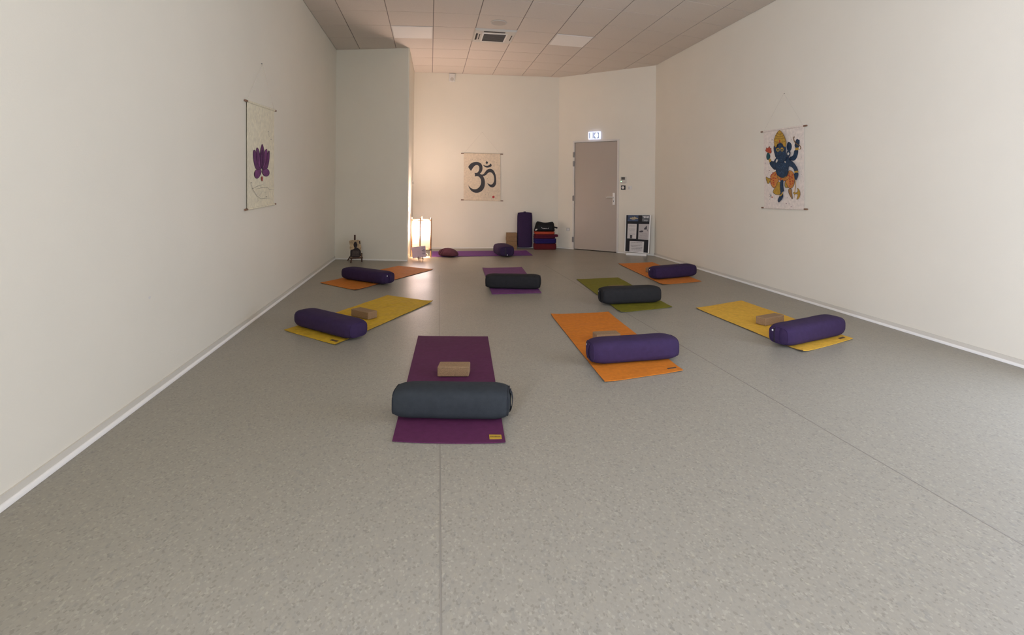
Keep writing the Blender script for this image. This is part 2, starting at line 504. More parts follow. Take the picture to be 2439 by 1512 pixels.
# exit sign above the door
m_sign = mat('lit_sign', (0.6, 0.65, 0.85), .4, emit=((0.62, 0.66, 1.0), 1.15))
m_sign_d = mat('sign_dark_glass', (0.05, 0.07, 0.12), .4, emit=((0.10, 0.16, 0.30), .6))
m_sign_p = mat('sign_pictogram', (0.8, 0.85, 1.0), .4, emit=((0.85, 0.90, 1.0), 3.0))
ex = face_box('exit_sign', WD, 1401, 314, 1428.5, 330.5, .001, .05, m_sign, bevel=.004)
tag(ex, 'glowing bluish white emergency sign above the grey door', 'sign')
for x0, x1 in ((1403.8, 1413.2), (1415.8, 1425.8)):
    pn = face_box('sign_pane', WD, x0, 316, x1, 328.8, .0502, .053, m_sign_d, ex)
    sa, za = WD.loc(x0, 316, .053); sb, zb = WD.loc(x1, 328.8, .053)
    cs, cz, hw, hz = (sa + sb) / 2, (za + zb) / 2, abs(sb - sa) / 2, abs(za - zb) / 2
    b = MB()
    if x0 < 1410:
        b.poly([WD.w(cs + hw * u, cz + hz * v, .0536) for u, v in ((-.6, -.92), (.6, -.92), (.66, .92), (-.66, .92))])
    else:
        b.poly([WD.w(cs + hw * .8 * cos(t), cz + hz * .92 * sin(t), .0536) for t in [i * pi / 10 for i in range(20)]])
    b.build('pictogram', m_sign_p, pn)

th = face_box('thermostat', WD, 1478, 421, 1490.5, 436, .001, .03, m_white2, bevel=.004)
tag(th, 'white room thermostat with dark display and green light right of the door', 'thermostat')
face_box('display', WD, 1480, 421.8, 1488.4, 427.8, .03, .032, mat('lcd', (0.10, 0.095, 0.085), .3), th)
s_, z_ = WD.loc(1479.6, 432.2, .03)
b = MB(); b.disc(WD.w(s_, z_, .03), WD.n, .010, depth=.003)
b.build('indicator_light', mat('green_led', (.3, .9, .4), .4, emit=((.55, 1.0, .65), 2.0)), th)
sw = face_box('light_switch', WD, 1479.2, 441.4, 1489.3, 452, .001, .013, m_black, bevel=.002)
tag(sw, 'square black dimmer switch with white round knob below the thermostat', 'switch')
s_, z_ = WD.loc(1484, 446.6, .013)
b = MB(); b.disc(WD.w(s_, z_, .013), WD.n, .026, depth=.012, k=24)
b.build('dimmer_knob', m_white, sw)
sw2 = face_box('light_switch', WD, 1496, 443, 1504.5, 451.6, .001, .010, m_white, bevel=.002)
tag(sw2, 'small white wall switch right of the black dimmer', 'switch')
face_box('rocker', WD, 1496.8, 444.6, 1499.2, 450.4, .010, .014, m_white2, sw2)
so = face_box('wall_socket', WD, 1349, 542.2, 1356.2, 550, .001, .011, m_white2, bevel=.002)
tag(so, 'white wall socket low between door and folded blankets', 'socket')
s_, z_ = WD.loc(1352.8, 546.2, .011)
b = MB(); b.disc(WD.w(s_, z_, .0112), WD.n, .022, k=20, depth=.001)
b.build('socket_face', m_white, so)
s_, z_ = WA.loc(981.7, 435.3, 0)
b = MB(); b.box((s_ - .04, z_ - .04, .001), (s_ + .04, z_ + .04, .012), fr=lambda s, z, o: WA.w(s, z, o))
sk = tag(b.build('light_switch', m_white2, bevel=.002), 'wall switch on the side of the pillar above the lamp', 'switch')
b = MB(); b.box((s_ - .022, z_ - .03, .012), (s_ + .022, z_ + .03, .018), fr=lambda s, z, o: WA.w(s, z, o))
b.build('rocker', m_black, sk)

# motion detector high on the back wall
sd0, _ = WB.loc(1069.5, 180, .05); sd1, _ = WB.loc(1084, 180, .05)
b = MB(); b.box((sd0, H - .17, .001), (sd1, H - .008, .055), fr=lambda s, z, o: WB.w(s, z, o))
md = tag(b.build('motion_detector', m_white, bevel=.01), 'white motion detector high on the back wall under the ceiling', 'detector')
sdm = (sd0 + sd1) / 2
b = MB()
for k in range(4):
    b.disc(WB.w(sdm, H - .125, .055 + .018 * sin(k * pi / 8)), WB.n, .036 * cos(k * pi / 8), depth=.004, k=20)
b.build('lens', m_white2, md)
b = MB(); b.disc(WB.w(sdm, H - .178, .045), WB.n, .010, depth=.012, k=12); b.build('sensor_tip', m_white, md)

# ------------------------------------------------------------------ ceiling fittings
m_lpanel = mat('light_diffuser', (0.90, 0.86, 0.80), .35)
for c_, lab in ((cell_a, 'unlit square ceiling light panel left of the air vent'), (cell_b, 'unlit square ceiling light panel right of the air vent')):
    p = cell(*c_)
    b = MB(); tile_mesh(b, p, H - .004)
    o = tag(b.build('ceiling_light', m_frame), lab, 'ceiling light', 'ceiling light panels')
    q = cell(*c_, gx=.022, gyy=.018)
    b = MB(); b.hexa([(x, y, H - .009) for x, y in q], [(x, y, H - .0042) for x, y in q])
    b.build('diffuser', m_lpanel, o)
p = cell(*cell_ac, gx=-.012, gyy=-.02)
def bil(q, u, v, z):
    a = Vector((*q[0], 0)).lerp(Vector((*q[1], 0)), u); c = Vector((*q[3], 0)).lerp(Vector((*q[2], 0)), u)
    r_ = a.lerp(c, v); r_.z = z
    return r_
b = MB()
b.hexa([bil(p, u, v, H - .03) for u, v in ((.03, .03), (.97, .03), (.97, .97), (.03, .97))], [bil(p, u, v, H - .001) for u, v in ((0, 0), (1, 0), (1, 1), (0, 1))])
ac = tag(b.build('air_conditioner', m_white2, bevel=.004), 'square ceiling air conditioner cassette with dark grille in the ceiling centre', 'air conditioner')
def acq(name, u0, u1, v0, v1, z0, z1, material):
    b = MB(); qd = ((u0, v0), (u1, v0), (u1, v1), (u0, v1))
    b.hexa([bil(p, u, v, z0) for u, v in qd], [bil(p, u, v, z1) for u, v in qd])
    return b.build(name, material, ac)
acq('grille_frame', .2, .8, .2, .86, H - .036, H - .030, m_white)
g_ = acq('grille', .24, .76, .24, .82, H - .0375, H - .0362, m_dark)
for k in range(9):
    v = .27 + k * .0635
    b = MB(); b.hexa([bil(p, u, vv, H - .043) for u, vv in ((.24, v), (.76, v), (.76, v + .012), (.24, v + .012))],
                     [bil(p, u, vv, H - .0377) for u, vv in ((.24, v), (.76, v), (.76, v + .018), (.24, v + .018))])
    b.build('slat', mat('grille_slat', (.16, .14, .12), .5) if k == 0 else bpy.data.materials['grille_slat'], g_)
acq('air_slot', .22, .72, .065, .125, H - .0325, H - .0302, m_dark)
acq('air_slot', .055, .10, .26, .76, H - .0325, H - .0302, m_dark)
acq('air_slot', .135, .155, .3, .72, H - .0325, H - .0302, m_dark)
acq('air_slot', .9, .92, .3, .72, H - .0325, H - .0302, m_dark)
b = MB(); c_ = at(1188, 53, H)
b.disc((c_.x, c_.y, H - .012), (0, 0, 1), .105, depth=.011, k=32)
sp = tag(b.build('ceiling_speaker', mat('speaker_grille', (.50, .45, .39), .6, bump=.4, bump_scale=500)), 'round ceiling speaker just above the air conditioner', 'speaker')
b = MB(); b.tube([Vector((c_.x + .108 * cos(t), c_.y + .108 * sin(t), H - .008)) for t in [i * 2 * pi / 32 for i in range(33)]], .007, 6, cap=False)
b.build('rim', m_white2, sp)

# ------------------------------------------------------------------ wall scrolls
OFF = .0115
class Print:
    """paint on a hanging cloth: outlines in cloth coordinates, laid on as thin flat layers"""
    def __init__(self, W, conv): self.W, self.conv, self.b, self.layer = W, conv, MB(), 0
    def pt(self, q, lay): s, z = self.W.loc(*self.conv(*q), OFF); return self.W.w(s, z, OFF + .0012 + lay * .00025)
    def fill(self, pts, m, sm=1):
        self.layer += 1
        self.b.poly([self.pt(q, self.layer) for q in (smooth_loop(pts, sm) if sm else pts)], m)
    def stroke(self, pts, wd, m, closed=False):
        self.layer += 1
        if closed: pts = smooth_loop(pts, 1); pts = pts + [pts[0], pts[1]]
        L_, R_ = [], []
        for i, p in enumerate(pts):
            a, c = pts[max(i - 1, 0)], pts[min(i + 1, len(pts) - 1)]
            dx, dy = c[0] - a[0], c[1] - a[1]; l = math.hypot(dx, dy) or 1
            k = wd / 2 * (1 if closed or 0 < i < len(pts) - 1 else .4)
            L_.append((p[0] - dy / l * k, p[1] + dx / l * k)); R_.append((p[0] + dy / l * k, p[1] - dx / l * k))
        vs = [self.pt(q, self.layer) for q in L_ + R_]; n = len(L_)
        self.b.add(vs, [(i, i + 1, n + i + 1, n + i) for i in range(n - 1)], m)
    def spot(self, c, rx, ry, m, k=12): self.fill([(c[0] + rx * cos(2 * pi * i / k), c[1] + ry * sin(2 * pi * i / k)) for i in range(k)], m, 0)
    def shape(self, pts, m, mo=None, wd=5):
        self.fill(pts, m)
        if mo is not None: self.stroke(pts, wd, mo, True)

def scroll(W, TL, TR, BR, BL, ext, nail, canvas, label, name='wall_scroll', tipc=None, edge=None):
    q = [W.loc(*p, OFF) for p in (TL, TR, BR, BL)]
    n, m_ = 10, 16
    b = MB(); vs = []
    for back in (0, 1):
        for j in range(m_ + 1):
            for i in range(n + 1):
                u, v = i / n, j / m_
                s = (q[0][0] * (1 - u) + q[1][0] * u) * (1 - v) + (q[3][0] * (1 - u) + q[2][0] * u) * v
                z = (q[0][1] * (1 - u) + q[1][1] * u) * (1 - v) + (q[3][1] * (1 - u) + q[2][1] * u) * v
                pinch = .0
                vs.append(W.w(s, z, OFF - back * .002))
    N = (n + 1) * (m_ + 1)
    fs = []
    for j in range(m_):
        for i in range(n):
            a = j * (n + 1) + i
            fs.append((a, a + 1, a + n + 2, a + n + 1)); fs.append((N + a, N + a + n + 1, N + a + n + 2, N + a + 1))
    rim = [i for i in range(n + 1)] + [j * (n + 1) + n for j in range(1, m_ + 1)] + [m_ * (n + 1) + i for i in range(n - 1, -1, -1)] + [j * (n + 1) for j in range(m_ - 1, 0, -1)]
    fs += [(rim[k], N + rim[k], N + rim[(k + 1) % len(rim)], rim[(k + 1) % len(rim)]) for k in range(len(rim))]
    b.add(vs, fs)
    o = b.build(name, canvas)
    tag(o, label, 'wall scroll')
    for a, c in ((q[0], q[1]), (q[3], q[2])):
        A, C = W.w(a[0], a[1], OFF), W.w(c[0], c[1], OFF)
        d = (C - A).normalized()
        b = MB(); b.tube([A, C], .0105, 12)
        rod = b.build('rod_sleeve', canvas, o, smooth=False)
        for p0, p1 in ((A - d * ext, A), (C, C + d * ext)):
            b = MB(); b.tube([p0, p1], .0095, 12); b.build('rod_tip', m_rodtip, rod)
    ns, nz = W.loc(*nail, .008)
    N_ = W.w(ns, nz, .012)
    b = MB(); b.tube([W.w(ns, nz, 0), N_], .004, 6); b.build('nail', m_hinge, o)
    A, C = W.w(q[0][0], q[0][1], OFF), W.w(q[1][0], q[1][1], OFF)
    b = MB(); b.tube([A, N_], .0012, 4); b.tube([N_, C], .0012, 4)
    b.build('cord', m_string, o)
    if edge:
        A, C = W.w(q[0][0], q[0][1], OFF + .003), W.w(q[3][0], q[3][1], OFF + .003)
        b = MB(); b.tube([A, C], .004, 6); b.build('hem', edge, o)
    return o

# the om scroll on the back wall
zo = lambda x, y: (1080 + x / 4.32, 150 + y / 4.32)
om = scroll(WB, zo(107, 930), zo(482, 938), zo(484, 1418), zo(105, 1408), .055, (1148.5, 315), m_canvas,
            'cream cloth scroll with a large black om symbol on the back wall')
P = Print(WB, zo)
P.fill([(150, 1068), (170, 1042), (195, 1024), (222, 1018), (252, 1018), (278, 1028), (294, 1048), (301, 1078), (297, 1105), (284, 1128), (270, 1140),
        (284, 1144), (302, 1160), (316, 1184), (324, 1215), (324, 1250), (316, 1285), (298, 1312), (270, 1330), (238, 1337), (205, 1330), (180, 1312), (163, 1286), (151, 1253),
        (168, 1276), (190, 1293), (215, 1300), (243, 1296), (266, 1278), (281, 1250), (286, 1222), (280, 1192), (264, 1170), (243, 1162), (217, 1169), (224, 1150), (215, 1126),
        (232, 1134), (250, 1126), (264, 1104), (268, 1078), (258, 1055), (240, 1048), (220, 1056), (204, 1074), (192, 1092), (182, 1112), (164, 1090)], 0, 1)
P.fill([(270, 1138), (292, 1150), (312, 1142), (324, 1124), (340, 1102), (362, 1090), (390, 1090), (412, 1104), (428, 1132), (438, 1170), (441, 1212), (438, 1248), (424, 1272), (402, 1282),
        (376, 1274), (358, 1256), (346, 1230), (362, 1243), (382, 1252), (400, 1248), (414, 1228), (420, 1200), (416, 1165), (404, 1138), (386, 1124), (366, 1124), (350, 1136), (336, 1152), (318, 1162), (300, 1164)], 0, 1)
P.fill([(302, 1044), (325, 1056), (350, 1058), (370, 1048), (385, 1030), (396, 1058), (380, 1070), (356, 1077), (332, 1075), (314, 1062)], 0, 1)
P.fill([(343, 1007), (357, 1024), (345, 1044), (330, 1026)], 0, 0)
P.spot((411, 1378), 13, 12, 1)
for x, y in ((196, 989), (253, 988), (277, 995), (272, 990), (352, 1190), (358, 1348), (440, 1022), (330, 1352)): P.spot((x, y), 2.2, 2.2, 2, 6)
P.b.build('om_symbol', [mat('om_black', (0.035, 0.035, 0.04), .7), m_red, m_ink], om, fixn=False)

# the lotus scroll on the left wall
zl_ = lambda x, y: (570 + x / 5.04, 220 + y / 5.04)
lo = scroll(WL, zl_(95, 104), zl_(420, 216), zl_(416, 1342), zl_(97, 1405), .055, (624.2, 152), m_canvas_green,
            'tall cream scroll painted with a purple lotus on the left wall')
P = Print(WL, zl_)
pu, pd = 0, 1
for pts, m_ in (([(172, 692), (190, 695), (203, 740), (210, 800), (225, 870), (262, 935), (225, 935), (195, 920), (175, 850), (163, 765), (164, 710)], 0),
                ([(357, 688), (361, 750), (352, 850), (332, 920), (300, 935), (268, 935), (300, 880), (322, 800), (336, 730)], 0),
                ([(207, 655), (232, 690), (245, 760), (250, 860), (262, 935), (225, 880), (203, 790), (200, 705)], 2),
                ([(325, 672), (333, 715), (327, 800), (302, 880), (268, 935), (285, 850), (293, 760), (303, 700)], 2),
                ([(272, 610), (288, 670), (299, 760), (293, 850), (265, 932), (247, 850), (243, 760), (255, 670)], 0),
                ([(262, 935), (252, 985), (218, 1034), (190, 1028), (174, 990), (180, 948), (200, 928), (235, 925)], 2),
                ([(268, 935), (300, 922), (330, 918), (352, 940), (356, 978), (335, 1007), (300, 1007), (274, 975)], 2)):
    P.shape(pts, m_, 1, 5)
for dx in (-14, 0, 12): P.stroke([(268 + dx * .3, 925), (268 + dx, 850), (270 + dx * 1.1, 760), (272 + dx * .3, 690)], 5, 1)
for pts in ([(215, 880), (205, 800), (203, 740)], [(235, 890), (222, 800), (215, 720)], [(320, 880), (335, 800), (345, 740)], [(305, 890), (318, 800), (322, 720)]): P.stroke(pts, 4, 2)
P.fill([(266, 1002), (276, 1025), (272, 1062), (264, 1070), (256, 1045), (255, 1022)], 3)
for pts in ([(130, 1080), (150, 1160), (200, 1240), (250, 1278), (300, 1270), (360, 1268)], [(150, 1155), (210, 1125), (270, 1105)], [(190, 1160), (260, 1145), (330, 1138), (350, 1165), (406, 1168)],
            [(230, 1240), (265, 1190)], [(285, 1192), (312, 1206)], [(300, 1240), (310, 1262)], [(210, 1310), (225, 1290)]): P.stroke(pts, 2.6, 4)
for x, y in ((132, 1084), (150, 1152), (336, 470), (369, 565), (318, 1250)): P.spot((x, y), 3.5, 6, 4, 6)
P.stroke([(330, 460), (345, 520), (352, 540)], 1.5, 4)
P.b.build('painted_lotus', [mat('lotus_purple', (0.13, 0.03, 0.12), .8, noise_scale=20, noise_amt=.3), mat('lotus_outline', (0.055, 0.012, 0.06), .8), mat('lotus_mauve', (0.18, 0.045, 0.16), .8, noise_scale=20, noise_amt=.3),
            mat('drop_red', (.42, .05, .05), .8), m_ink], lo, fixn=False)

# the blue elephant-headed figure on the right wall
zg = lambda x, y: (1780 + x / 4.878, 210 + y / 4.878)
ga = scroll(WR, zg(188, 505), zg(655, 438), zg(662, 1405), zg(197, 1388), .05, (1867.7, 222.7), m_canvas_pale,
            'pale scroll painted with a dancing blue elephant-headed deity on the right wall')
P = Print(WR, zg)
BL_, YE, OR, DK, RD, WH, LB, GN = range(8)
P.shape([(352, 632), (322, 648), (306, 690), (312, 740), (322, 770), (328, 805), (344, 775), (372, 745), (378, 690)], BL_, DK, 4)
P.shape([(470, 624), (500, 630), (518, 662), (514, 706), (490, 740), (456, 700)], BL_, DK, 4)
P.shape([(490, 800), (520, 795), (542, 772), (550, 715), (594, 715), (590, 760), (575, 810), (548, 842), (505, 835)], BL_, DK, 4)   # raised arm
P.shape([(556, 645), (566, 606), (582, 588), (598, 600), (610, 600), (608, 645), (600, 692), (564, 694), (552, 668)], BL_, DK, 4)   # raised hand
for pts in ([(575, 640), (572, 606)], [(588, 636), (588, 600)], [(600, 640), (600, 610)]): P.stroke(pts, 3, DK)
P.fill([(560, 694), (598, 688), (602, 718), (562, 722)], YE, 0)
P.stroke([(556, 575), (548, 562), (540, 572), (545, 605), (560, 635), (590, 658), (612, 665), (624, 685), (622, 705), (608, 712)], 10, 8)
P.shape([(262, 862), (285, 842), (308, 858), (330, 820), (360, 800), (365, 925), (322, 952), (292, 922), (268, 888)], BL_, DK, 4)    # left arm
P.shape([(240, 748), (226, 780), (228, 820), (246, 836), (264, 816), (270, 785), (256, 758)], GN, DK, 4)
P.fill([(250, 826), (274, 818), (284, 850), (260, 862)], YE, 0)
PM = P; P = Print(WR, zg); P.layer = 40
P.shape([(265, 668), (271, 700), (291, 694), (281, 716), (292, 735), (282, 757), (262, 752), (244, 746), (228, 736), (216, 714), (232, 714), (226, 686), (250, 704)], RD, 8, 4)
for pts in ([(262, 750), (240, 715)], [(264, 750), (264, 700)], [(268, 750), (284, 712)]): P.stroke(pts, 4, OR)
PF = P; P = PM
# trousers
P.shape([(220, 1024), (245, 1044), (272, 1048), (270, 1085), (245, 1116), (228, 1080)], YE, DK, 4)
P.shape([(482, 1172), (520, 1165), (523, 1220), (535, 1302), (502, 1252), (482, 1206)], 9, DK, 4)
P.shape([(345, 964), (310, 976), (277, 1025), (268, 1078), (288, 1138), (320, 1166), (350, 1125), (372, 1070), (385, 1020)], OR, DK, 4)
P.shape([(488, 952), (528, 962), (553, 1005), (560, 1075), (545, 1138), (512, 1170), (480, 1155), (455, 1100), (440, 1050), (470, 1010)], OR, DK, 4)
P.shape([(350, 975), (376, 1022), (415, 1040), (450, 1035), (480, 1010), (490, 965), (500, 1035), (455, 1076), (400, 1082), (360, 1050)], OR, DK, 4)
P.shape([(362, 1082), (402, 1100), (398, 1180), (392, 1236), (345, 1240), (304, 1215), (312, 1180), (335, 1150)], YE, DK, 4)
P.shape([(445, 1078), (458, 1100), (484, 1160), (440, 1152)], YE, DK, 4)
for pts in ([(380, 1100), (350, 1235)], [(392, 1110), (372, 1236)], [(365, 1110), (326, 1222)], [(250, 1060), (240, 1095)], [(500, 1185), (512, 1250)]): P.stroke(pts, 3, 8)
random.seed(3)
for cx, cy, rx, ry, n in ((315, 1060, 38, 80, 15), (512, 1065, 36, 85, 15), (425, 1058, 50, 12, 5)):
    for k in range(n):
        a, r_ = random.random() * 6.28, math.sqrt(random.random())
        P.spot((cx + rx * r_ * cos(a), cy + ry * r_ * sin(a)), random.uniform(6, 11), random.uniform(5, 10), RD, 7)
# leg
P.shape([(400, 1082), (418, 1066), (434, 1070), (432, 1110), (434, 1150), (443, 1196), (425, 1202), (405, 1222), (400, 1180), (396, 1130)], BL_, DK, 4)
P.shape([(402, 1218), (432, 1228), (432, 1264), (408, 1302), (382, 1327), (371, 1312), (374, 1288), (388, 1264), (396, 1240)], BL_, DK, 4)
P.fill([(392, 1238), (412, 1232), (428, 1206), (434, 1216), (418, 1246), (396, 1258)], YE, 0)
# torso, lower right arm
P.shape([(355, 800), (400, 790), (490, 795), (535, 840), (498, 905), (493, 965), (478, 1010), (448, 1036), (415, 1040), (376, 1020), (352, 980), (346, 915), (340, 840)], BL_, DK, 4)
P.shape([(488, 812), (540, 850), (572, 884), (598, 925), (610, 962), (568, 970), (553, 930), (522, 908), (490, 900)], BL_, DK, 4)
P.shape([(566, 985), (610, 980), (612, 1010), (600, 1045), (586, 1070), (570, 1050), (564, 1015)], BL_, DK, 4)
P.fill([(564, 964), (611, 958), (613, 978), (567, 985)], YE, 0)
for k in range(34):
    a, r_ = random.random() * 6.28, math.sqrt(random.random())
    P.spot((420 + 60 * r_ * cos(a), 945 + 75 * r_ * sin(a)), 4, 3, LB, 6)
P.stroke([(360, 1010), (385, 1035), (415, 1046), (450, 1042), (482, 1018)], 4, YE)
# head, trunk
P.shape([(372, 680), (385, 652), (410, 638), (440, 650), (460, 676), (478, 695), (472, 745), (482, 790), (470, 840), (430, 865), (390, 860), (362, 830), (358, 785), (366, 740)], BL_, DK, 4)
P.shape([(485, 748), (498, 724), (516, 720), (528, 742), (526, 775), (508, 798), (490, 805), (484, 780)], BL_, DK, 4)
P.fill([(494, 752), (508, 744), (518, 758), (512, 776), (498, 780), (492, 768)], WH)
P.fill([(355, 868), (362, 830), (376, 822), (384, 838), (374, 860)], WH)
P.fill([(462, 868), (460, 846), (470, 846), (478, 866)], WH)
P.spot((383, 715), 20, 22, YE); P.spot((432, 712), 18, 24, YE)
P.spot((385, 716), 11, 12, GN); P.spot((432, 716), 10, 12, GN); P.spot((386, 717), 5, 7, DK, 8); P.spot((431, 717), 5, 7, DK, 8)
for y in (755, 785, 815, 840): P.stroke([(385, y), (410, y + 7), (440, y + 3)], 3, DK)
for k in range(20): P.spot((375 + random.random() * 95, 745 + random.random() * 105), 4, 3, LB, 6)
P.stroke([(395, 672), (412, 662), (430, 672)], 3, LB)
# crown: a broad band, then rounded tiers that narrow to the tip
P.shape([(352, 600), (484, 600), (486, 650), (478, 684), (458, 680), (446, 648), (412, 630), (384, 648), (368, 692), (352, 676), (346, 640)], YE, 8, 5)
for y0_, y1_, h0, h1 in ((566, 622, 66, 52), (540, 584, 55, 42), (516, 556, 42, 28), (494, 530, 26, 5)):
    P.shape([(412 - h0, y1_), (412 - h0 * 1.02, (y0_ + y1_) / 2), (412 - h1, y0_), (412, y0_ - 6), (412 + h1, y0_), (412 + h0 * 1.02, (y0_ + y1_) / 2), (412 + h0, y1_), (412, y1_ + 8)], YE, 8, 5)
P.fill([(404, 606), (414, 596), (422, 610), (416, 634), (406, 632)], RD)
for x in (376, 448): P.spot((x, 640), 6, 6, 9, 8)
# axe
P = Print(WR, zg); P.layer = 45
P.stroke([(574, 1068), (568, 1140), (562, 1200), (554, 1272)], 8, YE); P.stroke([(578, 1068), (572, 1140), (566, 1200), (558, 1272)], 2, 8)
P.shape([(590, 1156), (614, 1178), (628, 1225), (616, 1272), (582, 1300), (592, 1268), (602, 1235), (582, 1226), (560, 1234), (545, 1220), (546, 1205), (566, 1216), (590, 1210), (600, 1190)], YE, 8, 4)
PA_ = P; P = Print(WR, zg); P.layer = 10
# signature and splashes
for pts in ([(262, 1225), (272, 1245), (262, 1262)], [(278, 1218), (282, 1250), (272, 1275)], [(255, 1260), (280, 1262)], [(268, 1280), (262, 1300)], [(285, 1240), (275, 1255)]): P.stroke(pts, 4, GN)
P.spot((292, 1266), 8, 8, RD, 8)
for x, y, r_ in ((292, 600, 5), (276, 632, 3), (262, 632, 3), (308, 628, 3), (516, 600, 4), (262, 955, 5), (258, 980, 3), (216, 872, 4), (636, 1000, 3), (460, 1340, 5), (492, 1342, 3), (516, 1378, 5), (470, 1272, 3), (225, 700, 2), (330, 1280, 2), (640, 800, 3)):
    P.spot((x, y), r_, r_, 10, 6)
paints = [mat('paint_blue', (0.018, 0.042, 0.082), .75, noise_scale=25, noise_amt=.35), mat('paint_yellow', (0.50, 0.29, 0.035), .75, noise_scale=30, noise_amt=.2),
          mat('paint_orange', (0.60, 0.23, 0.05), .75, noise_scale=30, noise_amt=.15), mat('paint_navy', (0.012, 0.018, 0.04), .75), mat('paint_red', (0.48, 0.06, 0.03), .75),
          mat('paint_ivory', (0.6, 0.55, 0.45), .75), mat('paint_sky', (0.06, 0.12, 0.21), .75), mat('paint_teal', (0.02, 0.085, 0.09), .75), mat('paint_ochre', (0.20, 0.10, 0.03), .75),
          mat('paint_dull_orange', (0.40, 0.20, 0.06), .75), mat('paint_wine', (0.16, 0.03, 0.05), .75)]
for q_, n_ in ((PM, 'painted_figure'), (PF, 'painted_flower'), (PA_, 'painted_axe'), (P, 'signature_and_splashes')):
    o_ = q_.b.build(n_, paints, ga, fixn=False)
    if q_ is P: o_['kind'] = 'stuff'


# ------------------------------------------------------------------ yoga mats
def mat_mesh(name, px, colour, label, seedn, thick=.004, nx=10, ny=26, curl=(0, 0, 0, 0), bulge=0.0, crease=.2, edgec=None, wave=.0012):
    """px: near-left, near-right, far-right, far-left corners on the floor"""
    c = [at(*q) for q in px]
    top, bot = [], []
    for j in range(ny + 1):
        for i in range(nx + 1):
            u, v = i / nx, j / ny
            p = c[0].lerp(c[1], u).lerp(c[3].lerp(c[2], u), v)
            if bulge:
                ax = (c[0] - c[3]).normalized()
                p = p + ax * bulge * (1 - (2 * u - 1) ** 2) * max(0, 1 - v * 4)
            nz = noise.noise(Vector((p.x * 7, p.y * 7, seedn)))
            z = .0016 + wave * (1 + nz)
            for k, (cu, cv) in enumerate(((0, 0), (1, 0), (1, 1), (0, 1))):
                d = math.hypot((u - cu) * 1.0, (v - cv) * 2.4)
                if curl[k] and d < .22: z += curl[k] * (1 - d / .22) ** 2
            if i in (0, nx): z += .0022 * max(0, noise.noise(Vector((p.x * 4 + 9, p.y * 4, seedn))))*2
            top.append(Vector((p.x, p.y, z + thick))); bot.append(Vector((p.x, p.y, z)))
    b = MB(); N = len(top); w_ = nx + 1
    fs, ms = [], []
    b.add(top + bot, [])
    for j in range(ny):
        for i in range(nx):
            a = j * w_ + i
            b.f.append([a, a + 1, a + w_ + 1, a + w_]); b.m.append(0)
            b.f.append([N + a, N + a + w_, N + a + w_ + 1, N + a + 1]); b.m.append(1)
    rim = [i for i in range(w_)] + [j * w_ + nx for j in range(1, ny + 1)] + [ny * w_ + i for i in range(nx - 1, -1, -1)] + [j * w_ for j in range(ny - 1, 0, -1)]
    for k in range(len(rim)):
        a, d = rim[k], rim[(k + 1) % len(rim)]
        b.f.append([a, N + a, N + d, d]); b.m.append(1 if (a // w_ != 0 or d // w_ != 0) else 0)
    m1 = weave_material(name + '_' + label.split()[0] + '_rubber', colour, 260, .35, .75, crease, 0)
    m2 = mat(name + '_edge', edgec or tuple(x * .35 for x in colour), .9)
    o = b.build('yoga_mat', [m1, m2])
    tag(o, label, 'yoga mat')
    def on(u, v, z=0.0):
        p = c[0].lerp(c[1], u).lerp(c[3].lerp(c[2], u), v)
        return Vector((p.x, p.y, thick + .0016 + wave * (1 + noise.noise(Vector((p.x * 7, p.y * 7, seedn)))) + z))
    return o, on
def patch(parent, on, u0, u1, v0, v1, material, ink=None, name='brand_patch', word=9):
    z = .0012
    q0 = [on(u, v, -.001) for u, v in ((u0, v0), (u1, v0), (u1, v1), (u0, v1))]; zz = max(p.z for p in q0) + .003
    b = MB(); b.hexa([Vector((p.x, p.y, p.z)) for p in q0], [Vector((p.x, p.y, zz)) for p in q0])
    p_ = b.build(name, material, parent)
    if ink:
        b = MB(); vm = v0 + (v1 - v0) * .5; dv = (v1 - v0) * .10
        random.seed(11)
        for k in range(word):
            a = u0 + (u1 - u0) * (.08 + .84 * k / word); e = a + (u1 - u0) * .84 / word * .7
            hgt = dv * random.choice((.7, 1, 1.3))
            qs = [on(u, v) for u, v in ((a, vm - dv), (e, vm - dv), (e, vm + hgt), (a, vm + hgt))]
            b.poly([Vector((p.x, p.y, zz + .0006)) for p in qs])
        b.build('lettering', ink, p_, fixn=False)
    return p_
m_patch_y = mat('patch_mustard', (0.42, 0.25, 0.02), .7)
m_print = mat('mat_print', (0.10, 0.05, 0.02), .8)

mp1, on1 = mat_mesh('plum', [(934, 1053), (1204, 1056.5), (1162, 803), (996, 801.5)], (0.088, 0.016, 0.056), 'plum purple yoga mat nearest the camera with mustard patch', 1.0, bulge=.012, crease=.05, edgec=(.1, .015, .08))
patch(mp1, on1, .862, .972, .016, .040, m_patch_y, m_print, 'mustard_patch')
mo2, on2 = mat_mesh('tangerine', [(1440, 912), (1627, 884), (1449, 744.6), (1312, 750)], (0.57, 0.172, 0.014), 'bright orange yoga mat in front, right of the plum mat', 2.0, curl=(.006, .004, .006, .008), crease=.3, edgec=(.10, .05, .03))
my3, on3 = mat_mesh('sun', [(1913, 840.7), (2031.8, 808), (1765.7, 716.7), (1658, 735)], (0.70, 0.40, 0.045), 'yellow yoga mat on the right near the right wall', 3.0, curl=(.014, .004, 0, .006), crease=.45, edgec=(.12, .07, .03))
my4, on4 = mat_mesh('mustard', [(677, 787.4), (799, 822.6), (1031, 719.3), (923, 704)], (0.60, 0.37, 0.025), 'yellow yoga mat on the left, creased at its far end', 4.0, curl=(.004, .004, .012, 0), crease=.8, edgec=(.14, .09, .02))
